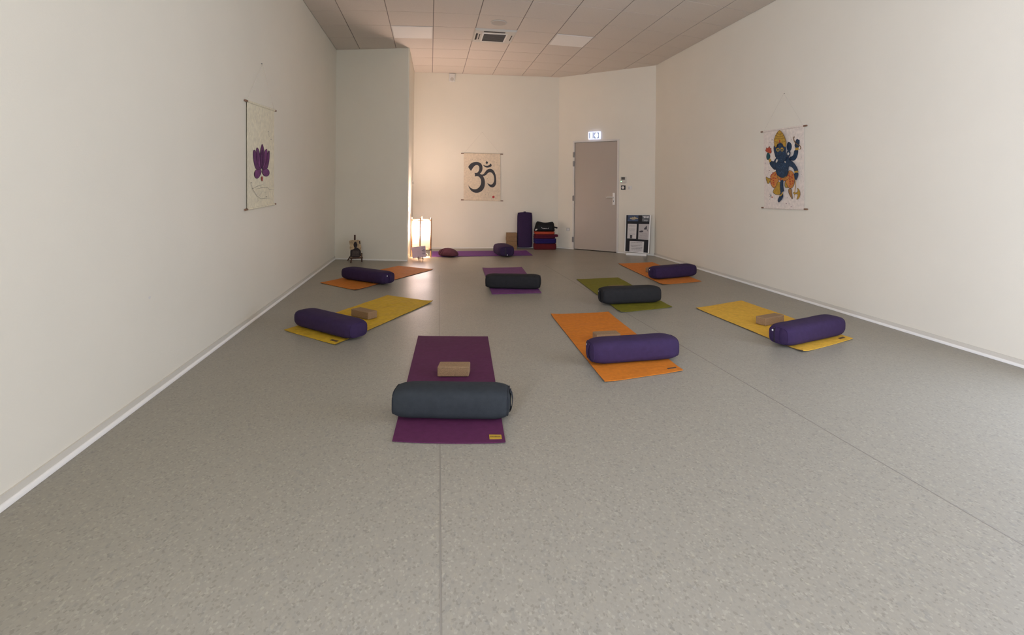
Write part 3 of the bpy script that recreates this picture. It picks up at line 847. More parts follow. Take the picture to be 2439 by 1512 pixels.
mo5, on5 = mat_mesh('rust', [(763, 674.4), (847, 692), (1032, 642.4), (949, 633.7)], (0.56, 0.18, 0.022), 'orange yoga mat at far left reaching towards the paper lamp', 5.0, curl=(.004, .008, .006, 0), crease=.4, edgec=(.12, .04, .03))
mm6, on6 = mat_mesh('mauve', [(1171.7, 701.4), (1289.7, 698.4), (1243, 637), (1149, 639)], (0.17, 0.055, 0.17), 'mauve yoga mat in the middle of the room', 6.0, curl=(0, 0, 0, .006), crease=.3, edgec=(.06, .02, .06))
mg7, on7 = mat_mesh('olive', [(1478, 745), (1601, 732.3), (1471.8, 661.5), (1373.4, 666.4)], (0.175, 0.158, 0.009), 'olive green yoga mat right of the middle', 7.0, curl=(.010, .006, 0, .006), crease=.35, edgec=(.04, .035, .015))
mo8, on8 = mat_mesh('copper', [(1577.6, 678.7), (1671, 671), (1554, 625), (1473, 629)], (0.60, 0.20, 0.035), 'orange yoga mat at far right below the photo board', 8.0, curl=(.010, .004, 0, .006), crease=.4, edgec=(.08, .035, .03))
mv9, on9 = mat_mesh('violet', [(1028.6, 611.8), (1269, 608.7), (1253.6, 597), (1029, 599)], (0.155, 0.045, 0.22), 'violet yoga mat laid crosswise along the back wall', 9.0, nx=26, ny=10, crease=.1, edgec=(.06, .02, .09))
patch(mo2, on2, .84, .955, .030, .042, m_print, None, 'printed_mark')
patch(my3, on3, .82, .93, .030, .048, m_print, None, 'printed_mark')
patch(my4, on4, .83, .95, .028, .046, m_print, None, 'printed_mark')
patch(mo5, on5, .93, .985, .005, .03, m_print, None, 'printed_mark')

# ------------------------------------------------------------------ bolsters
def frame(c, ax, up=UP):
    ax = ax.normalized(); sd = up.cross(ax).normalized(); u2 = ax.cross(sd)
    return lambda x, y, z: c + ax * x + sd * y + u2 * z
def bolster_parts(fr_, L_, W_, H_, fabric, strap, parent, seedn, handle=1, eyelet=True, flat=.30):
    """body along local x, from the floor z=0 up"""
    n, k = 26, 32
    def section(x, inset=0.0, scale=1.0):
        ring = []
        for i in range(k):
            a = 2 * pi * i / k
            e = 2.0 / 3.4
            cy = abs(cos(a)) ** e * (1 if cos(a) >= 0 else -1); cz = abs(sin(a)) ** e * (1 if sin(a) >= 0 else -1)
            y = cy * W_ / 2 * scale; z = cz * H_ / 2 * scale + H_ / 2
            nn = noise.noise(Vector((x * 6 + seedn * 7, y * 9, z * 9)))
            f = 1 + .022 * nn
            ring.append((x, y * f, max(0, H_ / 2 + (z - H_ / 2) * f)))
        return ring
    xs, scs = [], []
    e = .105
    for i in range(n + 1):
        x = -L_ / 2 + L_ * (0.5 - 0.5 * cos(pi * i / n))
        t = max(0, (abs(x) - (L_ / 2 - e)) / e)
        xs.append(x); scs.append(1 - flat * (1 - math.sqrt(max(0, 1 - t * t * .93))))
    b = MB(); vs = []
    for x, s in zip(xs, scs):
        vs += section(x, 0, s)
    zmin = .0
    fs = [(i * k + j, i * k + (j + 1) % k, (i + 1) * k + (j + 1) % k, (i + 1) * k + j) for i in range(n) for j in range(k)]
    # each ring stands on the ground: lift rings so the shrunken ends stay a little off it
    V3 = [fr_(x, y, z) for x, y, z in vs]
    b.add(V3, fs)
    body = b.build('cover', fabric, parent, smooth=True)
    for sgn in (-1, 1):
        b = MB(); x0 = sgn * L_ / 2; sc_end = scs[0]
        rings = []
        for q, dx in ((1.0, 0), (.86, .006), (.6, .011), (.3, .014)):
            rings.append([(x0 + sgn * dx, y * q, H_ / 2 + (z - H_ / 2) * q) for _, y, z in section(x0, 0, sc_end)])
        pts = [p for r_ in rings for p in r_] + [(x0 + sgn * .015, 0, H_ / 2)]
        fs = [(i * k + j, i * k + (j + 1) % k, (i + 1) * k + (j + 1) % k, (i + 1) * k + j) for i in range(3) for j in range(k)]
        fs += [(3 * k + j, 3 * k + (j + 1) % k, 4 * k) for j in range(k)]
        b.add([fr_(*p) for p in pts], fs)
        cap = b.build('end_panel', fabric, parent, smooth=True)
        b = MB()
        ring = section(x0, 0, sc_end); b.tube([fr_(x0 + sgn * .001, y, z) for _, y, z in ring + ring[:1]], .0035, 6, cap=False)
        b.build('piping', strap, cap)
        if sgn == handle:
            # a strap standing off the end, the gap's shade added as a black slab
            b = MB(); pr = [(-.47, -.004), (-.3, .006), (-.1, .010), (.12, .010), (.32, .006), (.47, -.004)]
            hw = .020; cols_ = []
            for zz, dx in pr:
                z = H_ / 2 + zz * H_ * sc_end * .95; x = x0 + sgn * (.012 + dx)
                cols_.append([fr_(x, -hw, z), fr_(x, hw, z), fr_(x + sgn * .003, hw, z), fr_(x + sgn * .003, -hw, z)])
            b.add([p for c_ in cols_ for p in c_], [(i * 4 + j, i * 4 + (j + 1) % 4, i * 4 + 4 + (j + 1) % 4, i * 4 + 4 + j) for i in range(len(pr) - 1) for j in range(4)] + [(3, 2, 1, 0), tuple(range(4 * len(pr) - 4, 4 * len(pr)))])
            b.build('carry_strap', strap, cap)
            b = MB(); b.hexa([fr_(x0 + sgn * .010, y, z) for y, z in ((.022, H_ * .16), (.034, H_ * .16), (.034, H_ * .84), (.022, H_ * .84))],
                             [fr_(x0 + sgn * .0145, y, z) for y, z in ((.022, H_ * .16), (.034, H_ * .16), (.034, H_ * .84), (.022, H_ * .84))])
            b.build('strap_gap_shade', m_black, cap)
    if eyelet:
        b = MB(); p = fr_(handle * (L_ / 2 + .006), -eyelet * W_ * .22, H_ * .70)
        ax = (fr_(1, 0, 0) - fr_(0, 0, 0)).normalized() * handle
        b.disc(p, ax, .0075, depth=.006, k=12)
        b.build('eyelet', m_white, parent)
def bolster(x, y, turn, L_, W_, H_, fabric, strap, label, seedn, handle=-1, eyelet=-1):
    """x, y: centre on the floor; turn: heading of the long axis in radians"""
    ce = Vector((x, y, .0092)); ax = Vector((cos(turn), sin(turn), 0))
    root = empty('bolster', ce, label, 'bolster')
    bolster_parts(frame(ce, ax), L_, W_, H_, fabric, strap, root, seedn, handle, eyelet)
    return root, ce, ax
for args in (
        (.1287, 2.8639, -.2129, .6084, .205, .160, m_bs, m_bs_d, 'dark slate grey bolster across the plum mat nearest the camera', 1, 1, 0),
        (1.4514, 3.5648, .0429, .649, .21, .1637, m_bp, m_bp_d, 'dark purple bolster across the bright orange mat in front', 2),
        (3.1004, 3.80, .3161, .7746, .21, .1631, m_bp, m_bp_d, 'purple bolster on the yellow mat beside the right wall', 3),
        (-.8304, 4.7037, -.7911, .7707, .21, .1467, m_bp, m_bp_d, 'dark purple bolster on the creased yellow mat at left', 4, 0, 0),
        (-.7952, 7.1246, -.7432, .8084, .21, .1583, m_bp, m_bp_d, 'dark purple bolster on the far left orange mat by the easel', 5, 1, 1),
        (1.0185, 6.3726, -.2573, .6613, .21, .1725, m_bc, m_bc_d, 'charcoal black bolster on the mauve mat in the middle', 6, 0, 0),
        (2.1465, 5.3686, .0365, .6618, .21, .1779, m_bc, m_bc_d, 'charcoal grey bolster across the olive green mat', 7),
        (3.3697, 6.8227, .2746, .7322, .21, .1743, m_bp, m_bp_d, 'purple bolster on the far right orange mat', 8)):
    under(bolster(*args)[0])
# the one laid end-on across the violet mat
root, ce, ax = bolster(1.3418, 9.5617, 1.6623, .55, .3031, .1985, m_bp, m_bp_d, 'purple bolster lying end-on across the violet mat by the back wall', 9, -1, 0)
p = ce - ax * (.55 / 2 + .017) + Vector((0, 0, .035))
b = MB(); b.disc(p, -ax, .010, depth=.003, k=10); b.build('eyelet', m_steel, root)
under(root)

# upright bolster leaning on the back wall
s0_, _ = WB.loc(1232.4, 560, .16); s1_, _ = WB.loc(1268.2, 560, .16)
sc_u, W_u = (s0_ + s1_) / 2, s1_ - s0_
zt = at_depth(1250, 508, WB.w(sc_u, 0, .16)).z
up_ = (UP - WB.n * .07).normalized(); nrm_ = (WB.n - up_ * WB.n.dot(up_)).normalized()
ce = WB.w(sc_u, .018, .062)
def fr_u(x, y, z):                     # x: up the bolster, y: across, z: out of the wall
    return ce + up_ * (x + zt / 2) + WB.t * y + nrm_ * z
root = empty('bolster', Vector((ce.x, ce.y, 0)), 'dark purple bolster standing upright against the back wall', 'bolster')
bolster_parts(fr_u, zt - .03, W_u, .13, m_bp, m_bp_d, root, 10, 0, 0, .14)
b = MB()
b.add([fr_u(zt / 2 - .02 + dx, y, z) for dx, y, z in ((0, -.03, .05), (0, .03, .05), (.035, .024, .055), (.035, -.024, .055), (0, -.03, .08), (0, .03, .08), (.035, .024, .07), (.035, -.024, .07))],
      [(3, 2, 1, 0), (4, 5, 6, 7), (0, 1, 5, 4), (1, 2, 6, 5), (2, 3, 7, 6), (3, 0, 4, 7)])
b.build('carry_loop', m_bp_d, root, bevel=.005)
under(root)

# ------------------------------------------------------------------ cork blocks
def block_mesh(fr_, sx, sy, sz):
    b = MB()
    b.box((-sx / 2, -sy / 2, 0), (sx / 2, sy / 2, sz), fr=fr_)
    return b.build('cork_block', m_cork, bevel=.007)
def block(ce, ax, label, sx=.205, sy=.105, sz=.066, z=.0092, group=None):
    ce = Vector((ce.x, ce.y, z))
    o = block_mesh(frame(Vector((0, 0, 0)), ax), sx, sy, sz)
    o.location = ce
    tag(o, label, 'yoga block', group)
    return o
a, c = at(1041.5, 900.5), at(1116.5, 900.5); ax = (c - a).normalized()
block((a + c) / 2 + UP.cross(ax) * .05, ax, 'cork yoga block in front of the slate grey bolster on the plum mat', (c - a).length, .105, .066)
a, c = at(1416, 821), at(1485, 817); ax = (c - a).normalized()
block((a + c) / 2 + UP.cross(ax) * .062, ax, 'cork yoga block half hidden behind the bolster on the bright orange mat', .205, .105, .066)
a, c = at(1823.4, 778.8), at(1868, 770); ax = (c - a).normalized()
block((a + c) / 2 + UP.cross(ax) * .052, ax, 'cork yoga block beside the purple bolster on the right yellow mat', (c - a).length, .105, .07)
a, c = at(836, 754.5), at(876.5, 764.2); ax = (c - a).normalized()
block((a + c) / 2 + UP.cross(ax) * .052, ax, 'cork yoga block on the left yellow mat behind the bolster', (c - a).length, .105, .068)
a, c = at(1452, 698), at(1494, 696); ax = (c - a).normalized()
block((a + c) / 2 + UP.cross(ax) * .035, ax, 'cork yoga block mostly hidden behind the charcoal bolster on the green mat', .20, .105, .066)
a, c = at(1541, 652), at(1580, 648); ax = (c - a).normalized()
block((a + c) / 2 + UP.cross(ax) * .05, ax, 'cork yoga block peeking out left of the bolster on the far right orange mat', .20, .105, .066)
# the stack by the upright bolster
sa_, _ = WB.loc(1206, 592, .19); sb_, _ = WB.loc(1233, 592, .19)
wb = sb_ - sa_ + .05
bh = at_depth(1220, 554.8, WB.w(sa_, 0, .19)).z / 4
names_ = ('lowest', 'second lowest', 'second from top', 'topmost')
W_u0 = s0_                                       # left side of the upright bolster
for k in range(4):
    ce = WB.w(sa_ + (W_u0 - sa_) / 2 - .004 + (.0, .002, -.006, .0)[k], 0, .11)
    ax = (WB.t + WB.n * (.01, -.012, .015, -.015)[k]).normalized()
    block(ce, ax, 'cork yoga block, ' + names_[k] + ' of the stack beside the upright bolster', W_u0 - sa_ - .012, .15, bh - .0008, z=.0005 + k * bh, group='cork blocks stacked by the back wall')

# ------------------------------------------------------------------ folded blankets and the black bag
def soft_slab(fr_, L_, D_, Ht, folds, seedn, dip=0.0, puff=.05, lean=0.0):
    """a folded cloth: rounded box whose rim shows its layers as puffed folds"""
    k, rows = 40, 6 * folds + 2
    b = MB(); vs = []
    for r_ in range(rows + 1):
        t = r_ / rows; z = Ht * t
        ph = abs(sin(pi * t * folds)) ** .5 if folds else 1
        ins = (1 - ph) * puff * .14 + (.004 if r_ in (0, rows) else 0)
        for j in range(k):
            a = 2 * pi * j / k
            e = 2.0 / 5
            cxx = abs(cos(a)) ** e * (1 if cos(a) >= 0 else -1); cyy = abs(sin(a)) ** e * (1 if sin(a) >= 0 else -1)
            x = cxx * (L_ / 2 - ins); y = cyy * (D_ / 2 - ins)
            nn = noise.noise(Vector((x * 7 + seedn * 3, y * 7, z * 18 + seedn)))
            f = 1 + .035 * nn
            zz = z + dip * (-(1 - (2 * x / L_) ** 2)) * t + .006 * noise.noise(Vector((x * 6, y * 6, seedn * 5))) * t
            vs.append(fr_(x * f + lean * zz, y * f, max(zz, 0)))
    fs = [(i * k + j, i * k + (j + 1) % k, (i + 1) * k + (j + 1) % k, (i + 1) * k + j) for i in range(rows) for j in range(k)]
    n0 = len(vs)
    for q, base in ((.6, rows), (.25, rows)):
        pass
    c_top = sum((vs[rows * k + j] for j in range(k)), Vector()) / k
    c_bot = sum((vs[j] for j in range(k)), Vector()) / k
    mid = [vs[rows * k + j].lerp(c_top, .5) + Vector((0, 0, .004)) for j in range(k)]
    vs += mid + [c_top + Vector((0, 0, .004)), c_bot]
    fs += [(rows * k + j, rows * k + (j + 1) % k, n0 + (j + 1) % k, n0 + j) for j in range(k)]
    fs += [(n0 + j, n0 + (j + 1) % k, n0 + k) for j in range(k)]
    fs += [((j + 1) % k, j, n0 + k + 1) for j in range(k)]
    b.add(vs, fs)
    return b
gb = at(1299, 592.2)
bs, _ = WB.loc(1299, 592.2, .28)
bw_ = (at(1326, 592.2) - at(1273, 592.2)).length
def zat(py): return at_depth(1299, py, WB.w(bs, 0, .28)).z
def pile(z, ds=0.0, turn=0.0):
    c_ = WB.w(bs + ds, z, .165)
    t = (WB.t + WB.n * turn).normalized()
    return frame(c_, t)
lv = [0.0, zat(579.8), zat(568.0), zat(558.2), zat(551.5)]
blk = [('maroon', (0.105, 0.010, 0.014), 'maroon folded blanket, bottom of the pile in the corner', 1, 1.0, 0.0),
       ('navy', (0.020, 0.012, 0.095), 'navy blue folded blanket second from the bottom of the pile', 2, .97, .0),
       ('burgundy', (0.085, 0.008, 0.022), 'burgundy folded blanket in the middle of the pile', 2, .94, -.01),
       ('coral', (0.40, 0.060, 0.030), 'orange red folded blanket under the black bag', 1, .90, -.012)]
for i, (n_, c_, lab, fo, sc_, ds) in enumerate(blk):
    m_ = weave_material(n_ + '_wool', c_, 200, .5, .95, .3)
    z0, z1 = lv[i] + .0012, lv[i + 1] - .0012
    o = soft_slab(pile(z0, ds, (.03, -.04, .02, .05)[i]), bw_ * sc_, .30, z1 - z0 - .004, fo, 20 + i).build('folded_blanket', m_, smooth=True)
    tag(o, lab, 'blanket', 'folded blankets in the pile')
    if n_ == 'burgundy':
        f2 = pile(z0 + .03, ds, .02)
        b = soft_slab(lambda x, y, z: f2(x + bw_ * .475, y + -.10, z), .10, .08, .05, 1, 31)
        b.build('loose_corner', m_, o, smooth=True)
m_bag = weave_material('black_nylon', (0.008, 0.008, 0.009), 300, .2, .6, .3, 0)
z0 = lv[4] + .001; zt_ = zat(528.5)
fb_ = pile(z0, -.012, .05)
bagW, bagH = bw_ * .92, zt_ - z0
b = MB(); n, k = 20, 20; vs = []
for i in range(n + 1):
    u = i / n; x = (u - .5)
    hgt = bagH * (1.04 - .12 * sin(pi * u) ** 2 - .05 * u) * min(1, .85 + 5 * min(u, 1 - u))
    for j in range(k):
        a = 2 * pi * j / k
        e = 2 / 3.4
        cyy = abs(cos(a)) ** e * (1 if cos(a) >= 0 else -1); czz = abs(sin(a)) ** e * (1 if sin(a) >= 0 else -1)
        th_ = .13 * min(1, .55 + 4 * min(u, 1 - u))
        z = hgt / 2 * (1 + czz); xx = x * bagW * (1 - .10 * z / bagH) + .03 * (z / bagH) * (1 - u)
        thk = th_ * (1 - .45 * (z / bagH))
        vs.append(fb_(xx, cyy * thk + .004 * noise.noise(Vector((x * 14, z * 20, a))), max(0, z)))
b.add(vs, [(i * k + j, i * k + (j + 1) % k, (i + 1) * k + (j + 1) % k, (i + 1) * k + j) for i in range(n) for j in range(k)] + [tuple(range(k))[::-1], tuple(n * k + j for j in range(k))])
bag = tag(b.build('carry_bag', m_bag, smooth=True), 'black cloth bag with small white lettering on top of the blanket pile', 'bag')
# lettering and tab on the bag front, following the photo
WBAG = Wall(WB.w(0, 0, .165 + .125).xy, WB.w(1, 0, .165 + .125).xy)
zb4 = lambda x, y: (1190 + x / 11.63, 490 + y / 11.63)
b = MB()
def strip(pts, wd):
    for a, c in zip(pts, pts[1:]):
        (s0_, z0_), (s1_, z1_) = WBAG.loc(*zb4(*a)), WBAG.loc(*zb4(*c))
        d = Vector((s1_ - s0_, z1_ - z0_)); l = d.length or 1; nx_, nz_ = -d.y / l * wd, d.x / l * wd
        b.poly([WBAG.w(s, z, .012) for s, z in ((s0_ + nx_, z0_ + nz_), (s1_ + nx_, z1_ + nz_), (s1_ - nx_, z1_ - nz_), (s0_ - nx_, z0_ - nz_))])
for pts in ([(1158, 598), (1170, 612), (1186, 622)], [(1206, 612), (1206, 632), (1222, 634)], [(1232, 632), (1240, 616), (1250, 632)], [(1262, 632), (1262, 616), (1272, 624), (1264, 632)],
            [(1290, 632), (1300, 616), (1312, 632)], [(1330, 632), (1344, 626), (1354, 612)]): strip(pts, .0035)
b.build('lettering', m_white, bag, fixn=False)
b = MB(); b.poly([WBAG.w(*WBAG.loc(*zb4(*q)), .010) for q in ((985, 662), (1000, 642), (1040, 636), (1046, 660), (1005, 686), (988, 684))])
b.build('size_tab', m_white2, bag, fixn=False)
b = MB(); b.bar(fb_(bagW / 2 - .02, -.05, bagH * .45), fb_(bagW / 2 + .055, -.06, bagH * .36), .012, .03)
b.build('strap_end', m_bag, bag)

# ------------------------------------------------------------------ crescent meditation cushion
a_, c_ = at(1042, 611.5), at(1087, 614.5)
ax = (c_ - a_).normalized(); sd = UP.cross(ax); Lc = (at(1088.8, 613) - at(1038.6, 613)).length
cc = (a_ + c_) / 2 + sd * .10; cc.z = .0095
hc_ = at_depth(1055, 592, cc).z
f = frame(cc, ax)
b = MB(); n, k = 80, 44; vs = []
for i in range(n + 1):
    th_ = pi * i / n
    x = -cos(th_)
    r_ = max(.02, (1 - abs(x) ** 4.5) ** .5 if x < 0 else (1 - x ** 2.3) ** .55 if x < 1 else .02)
    hgt = hc_ * (1.0 - .10 * max(0, -x - .5) if x < -.2 else 1 - .40 * ((x + .2) / 1.2) ** 1.3)
    for j in range(k):
        a = 2 * pi * j / k
        e = 2 / 2.5
        cyy = abs(cos(a)) ** e * (1 if cos(a) >= 0 else -1); czz = abs(sin(a)) ** e * (1 if sin(a) >= 0 else -1)
        pl_ = 0
        if czz > -.4:                      # gathered pleats fanning from the left
            for x0_, wd, dp in ((-.66, .04, .30), (-.44, .038, .34), (-.20, .04, .16)):
                xs_ = x0_ - .22 * (1 - czz) * .8
                pl_ += dp * math.exp(-((x - xs_) / wd) ** 2) * (.35 + .65 * max(0, czz))
        rr = r_ * (1 - pl_)
        y = cyy * .13 * rr * (1 - .15 * x)
        z = hgt * (.40 + (.60 if czz > 0 else .40) * czz * rr)
        z = max(0.0, z)
        yy = y - .10 * (x * x) * .35
        vs.append(f(x * Lc / 2, yy, z))
b.add(vs, [(i * k + j, i * k + (j + 1) % k, (i + 1) * k + (j + 1) % k, (i + 1) * k + j) for i in range(n) for j in range(k)] + [tuple(range(k))[::-1], tuple(n * k + j for j in range(k))])
cu = b.build('meditation_cushion', weave_material('plum_cotton', (0.105, 0.034, 0.048), 350, .25, .9, .3), smooth=True)
tag(cu, 'maroon crescent meditation cushion with gathered pleats at the left end of the violet mat', 'cushion')

# ------------------------------------------------------------------ paper floor lamp
lc = at(1002.8, 612.3); hwid = (at(1026.2, 612.3) - at(979.4, 612.3)).length / 2
g0 = Vector((lc.x, lc.y, 0))
lamp = empty('floor_lamp', g0, 'glowing white paper floor lamp with four thin wooden posts in the alcove', 'lamp')
A1, A2 = RIGHT, FWD
posts = [g0 - A1 * hwid, g0 - A2 * hwid * .8 + A1 * .01, g0 + A1 * hwid, g0 + A2 * hwid * .8 - A1 * .02]
tops = [517.5, 519.5, 518, 515.5]
for k, p in enumerate(posts):
    b = MB(); z1_ = EYE - (tops[k] - YH - .0095 * (1003 - X0)) / F * p.dot(FWD)
    b.bar(p + UP * .0005, p + UP * z1_, .017, .017, up=A2 + A1)
    b.build('post', m_pine, lamp, bevel=.002)
zt2, zb2 = .665, .135
for z in (zt2, zb2):
    for k in range(4):
        b = MB(); b.bar(posts[k] + UP * z, posts[(k + 1) % 4] + UP * z, .010, .014)
        b.build('cross_bar', m_pine, lamp)
m_shade = bpy.data.materials.new('glowing_rice_paper'); m_shade.use_nodes = True
nt = m_shade.node_tree; bb = nt.nodes['Principled BSDF']
bb.inputs['Base Color'].default_value = (.85, .78, .66, 1); bb.inputs['Roughness'].default_value = .9
tc = nt.nodes.new('ShaderNodeTexCoord'); sp_ = nt.nodes.new('ShaderNodeSeparateXYZ'); nt.links.new(tc.outputs['Object'], sp_.inputs[0])
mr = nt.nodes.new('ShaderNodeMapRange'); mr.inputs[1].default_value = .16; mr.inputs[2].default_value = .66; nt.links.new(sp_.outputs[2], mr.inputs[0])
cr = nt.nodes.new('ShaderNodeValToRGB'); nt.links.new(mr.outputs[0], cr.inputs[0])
e = cr.color_ramp.elements                      # bulb falloff put into the paper's glow: dimmer and warmer towards the foot
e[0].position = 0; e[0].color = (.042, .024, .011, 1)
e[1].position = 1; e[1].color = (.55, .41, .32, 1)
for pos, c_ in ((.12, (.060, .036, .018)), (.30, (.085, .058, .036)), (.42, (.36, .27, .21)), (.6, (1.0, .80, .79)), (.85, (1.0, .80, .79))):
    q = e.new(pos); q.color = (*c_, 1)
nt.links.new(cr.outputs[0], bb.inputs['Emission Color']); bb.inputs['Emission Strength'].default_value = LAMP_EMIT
b = MB(); k = 28; rings = 30; R0 = .152; vs = []
for i in range(rings + 1):
    z = .158 + (.655 - .158) * i / rings
    r_ = R0 + (.0028 if i % 2 else -.001) - (.012 if i in (0, rings) else 0)
    for j in range(k):
        a = 2 * pi * j / k; e_ = 2 / 3.0
        x = abs(cos(a)) ** e_ * (1 if cos(a) >= 0 else -1) * r_; y = abs(sin(a)) ** e_ * (1 if sin(a) >= 0 else -1) * r_
        x, y = (x - y) * .7071 * .92, (x + y) * .7071 * .74
        vs.append(A1 * x + A2 * y + UP * z)
b.add(vs, [(i * k + j, i * k + (j + 1) % k, (i + 1) * k + (j + 1) % k, (i + 1) * k + j) for i in range(rings) for j in range(k)])
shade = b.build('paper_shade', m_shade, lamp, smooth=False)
shade.location = g0
# added disc in place of the bulb, lights upward through the open top
b = MB()
b.disc(g0 + UP * .594, (0, 0, 1), .118, k=24, depth=.008, ry=.098)
b.build('added_light_disc', mat('disc_glow', (.8, .75, .65), .6, emit=((1.0, .75, .66), DISC_EMIT)), lamp)
b = MB(); b.tube([g0 + UP * .593, g0 + UP * .55, g0 + UP * .13], [.016, .012, .008], 8); b.build('disc_holder', m_white2, lamp)
b = MB(); r2 = posts[2]
b.tube([g0 + UP * .13, g0 + A1 * .11 + UP * .06, g0 + A1 * .13 - A2 * .01 + UP * .006, g0 + A1 * .15 + A2 * .12 + UP * .006, g0 + A1 * .04 + A2 * .55 + UP * .006], .0035, 6)
b.build('power_cord', m_string, lamp)
b = MB(); b.box((-.012, -.05, zb2 - .012), (.012, .012, zb2 + .012), fr=frame(Vector((r2.x, r2.y, 0)), A1)); b.build('switch', m_wood, lamp)
under(lamp); shade.matrix_parent_inverse = lamp.matrix_world.inverted()

# ------------------------------------------------------------------ little card on a mini easel in front of the lamp
gf = at(1002.5, 620)
card = empty('card_stand', Vector((gf.x, gf.y, 0)), 'small pale pink card with handwriting on a tiny dark easel before the lamp', 'card stand')
def pp(px, py, dd=0.0):
    p = at_depth(px, py, gf); return p + FWD * dd
q = [pp(977.8, 589.6, .045), pp(1011.8, 585.8, .05), pp(1014.8, 611.8, 0), pp(983.2, 614.9, 0)]
bk = [p + FWD * .004 for p in q]
b = MB(); b.hexa(q, bk)
cp = b.build('paper_card', mat('pink_card', (0.66, 0.48, 0.52), .8, noise_scale=8, noise_amt=.08), card)
b = MB()
def cq(u, v, d=-.0006): return (q[0].lerp(q[1], u)).lerp(q[3].lerp(q[2], u), v) + FWD * d
for k, v in enumerate((.16, .28, .38, .49, .60, .70)):
    u0 = .72 + .04 * (k % 2); b.poly([cq(u0 + (.07 if k == 1 else 0), v), cq(.95, v + .01), cq(.95, v + .045), cq(u0, v + .035)])
b.build('handwriting', m_ink, cp, fixn=False)
lf, rf = at(997, 620.3), at(1008, 619); bkf = at(1001, 614)
for p0, p1 in ((lf, pp(996, 611)), (rf, pp(1005.5, 611)), (bkf, pp(1001, 596, .07))):
    b = MB(); b.bar(p0 + UP * .003, p1, .009, .009); b.build('leg', m_wood, card)
b = MB(); b.bar(pp(994.5, 614.5, -.004), pp(1009, 614, -.004), .014, .010); b.build('ledge', m_wood, card)
under(card)

# ------------------------------------------------------------------ easel with picture by the pillar
ze = lambda x, y: (810 + x / 16.8, 550 + y / 16.8)
fl_, fr2 = at(*ze(440, 1270)), at(*ze(880, 1240)); bl_ = at(*ze(305, 1188))
ge = (fl_ + fr2) / 2
easel = empty('table_easel', Vector((ge.x, ge.y, 0)), 'small dark wooden easel by the pillar wall', 'easel')
def pe(x, y, dd): p = at_depth(*ze(x, y), ge); return p + FWD * dd
top_ = pe(490, 185, .12)
for p0, p1, w1 in ((fl_ - FWD * .012, pe(432, 900, .075), .020), (fr2 - FWD * .012, pe(800, 900, .075), .020), (bl_, pe(430, 820, .17), .018)):
    b = MB(); b.bar(p0 + UP * .004, p1, w1, .016, up=FWD); b.build('leg', m_wood, easel, bevel=.002)
b = MB(); b.bar(pe(565, 1075, .02), top_, .026, .016, up=FWD); b.build('mast', m_wood, easel, bevel=.002)
b = MB(); b.bar(pe(408, 1088, -.002), pe(905, 1070, -.002), .024, .020, up=UP); b.build('ledge', m_wood, easel, bevel=.002)
under(easel)
TQ = [(305, 400), (740, 378), (845, 1052), (412, 1066)]
q = [pe(305, 405, .074), pe(745, 380, .074), pe(842, 1052, .000), pe(412, 1066, .000)]
# torn-edged canvas: cream above, dark bust silhouette with writing below
pic_pts = [(300, 420), (340, 392), (420, 372), (480, 385), (560, 392), (640, 366), (700, 392), (735, 380), (762, 470), (770, 560), (800, 610), (812, 700), (805, 760), (846, 1052), (412, 1066), (392, 900), (385, 765), (345, 700), (352, 600), (325, 520)]
def pz(x, y, d=0.0): return pe(x, y, .076 * max(0, (1060 - y)) / 680 + d)
b = MB(); n = len(pic_pts)
fr_pts = [pz(*p_) for p_ in pic_pts]; bk_pts = [p_ + FWD * .006 for p_ in fr_pts]
tr = tessellate_polygon([fr_pts])
b.add(fr_pts, [tuple(t) for t in tr]); b.add(bk_pts, [tuple(t) for t in tr]); b.add(fr_pts + bk_pts, [(i, (i + 1) % n, n + (i + 1) % n, n + i) for i in range(n)])
pic = tag(b.build('picture', mat('aged_cream_canvas', (0.46, 0.33, 0.19), .85, noise_scale=22, noise_amt=.35)), 'small picture of a dark head and shoulders on cream, propped on the easel', 'picture')
m_sil = mat('silhouette_brown', (0.022, 0.012, 0.012), .7)
b = MB()
sil = [(545, 440), (590, 450), (612, 490), (640, 540), (650, 590), (640, 650), (680, 690), (740, 740), (795, 780), (812, 850), (846, 1051), (412, 1065), (393, 900), (387, 770), (470, 755), (535, 722), (545, 690), (520, 650), (490, 580), (492, 520), (515, 480), (518, 450)]
b.poly([pz(x, y, -.0008) for x, y in smooth_loop(sil, 1)])
b.build('silhouette', m_sil, pic, fixn=False)
b = MB(); b.poly([pz(x, y, -.0008) for x, y in ((705, 420), (735, 410), (748, 470), (762, 540), (735, 545), (712, 490))]); b.build('painted_bird', m_sil, pic, fixn=False)
b = MB(); b.poly([pz(x, y, -.0011) for x, y in ((628, 640), (650, 650), (664, 675), (650, 685), (632, 665))]); b.build('earring', m_canvas, pic, fixn=False)
b = MB(); random.seed(5)
for k in range(9):
    y = 800 + k * 24; x0_ = 480 + random.uniform(-10, 20); x1_ = 730 + random.uniform(-30, 15)
    x = x0_
    while x < x1_:
        wdt = random.uniform(25, 60); b.poly([pz(xx, yy, -.0011) for xx, yy in ((x, y), (x + wdt, y - 4), (x + wdt, y + 6), (x, y + 9))]); x += wdt + 9
b.build('handwriting', mat('chalk', (0.17, 0.13, 0.11), .9), pic, fixn=False)

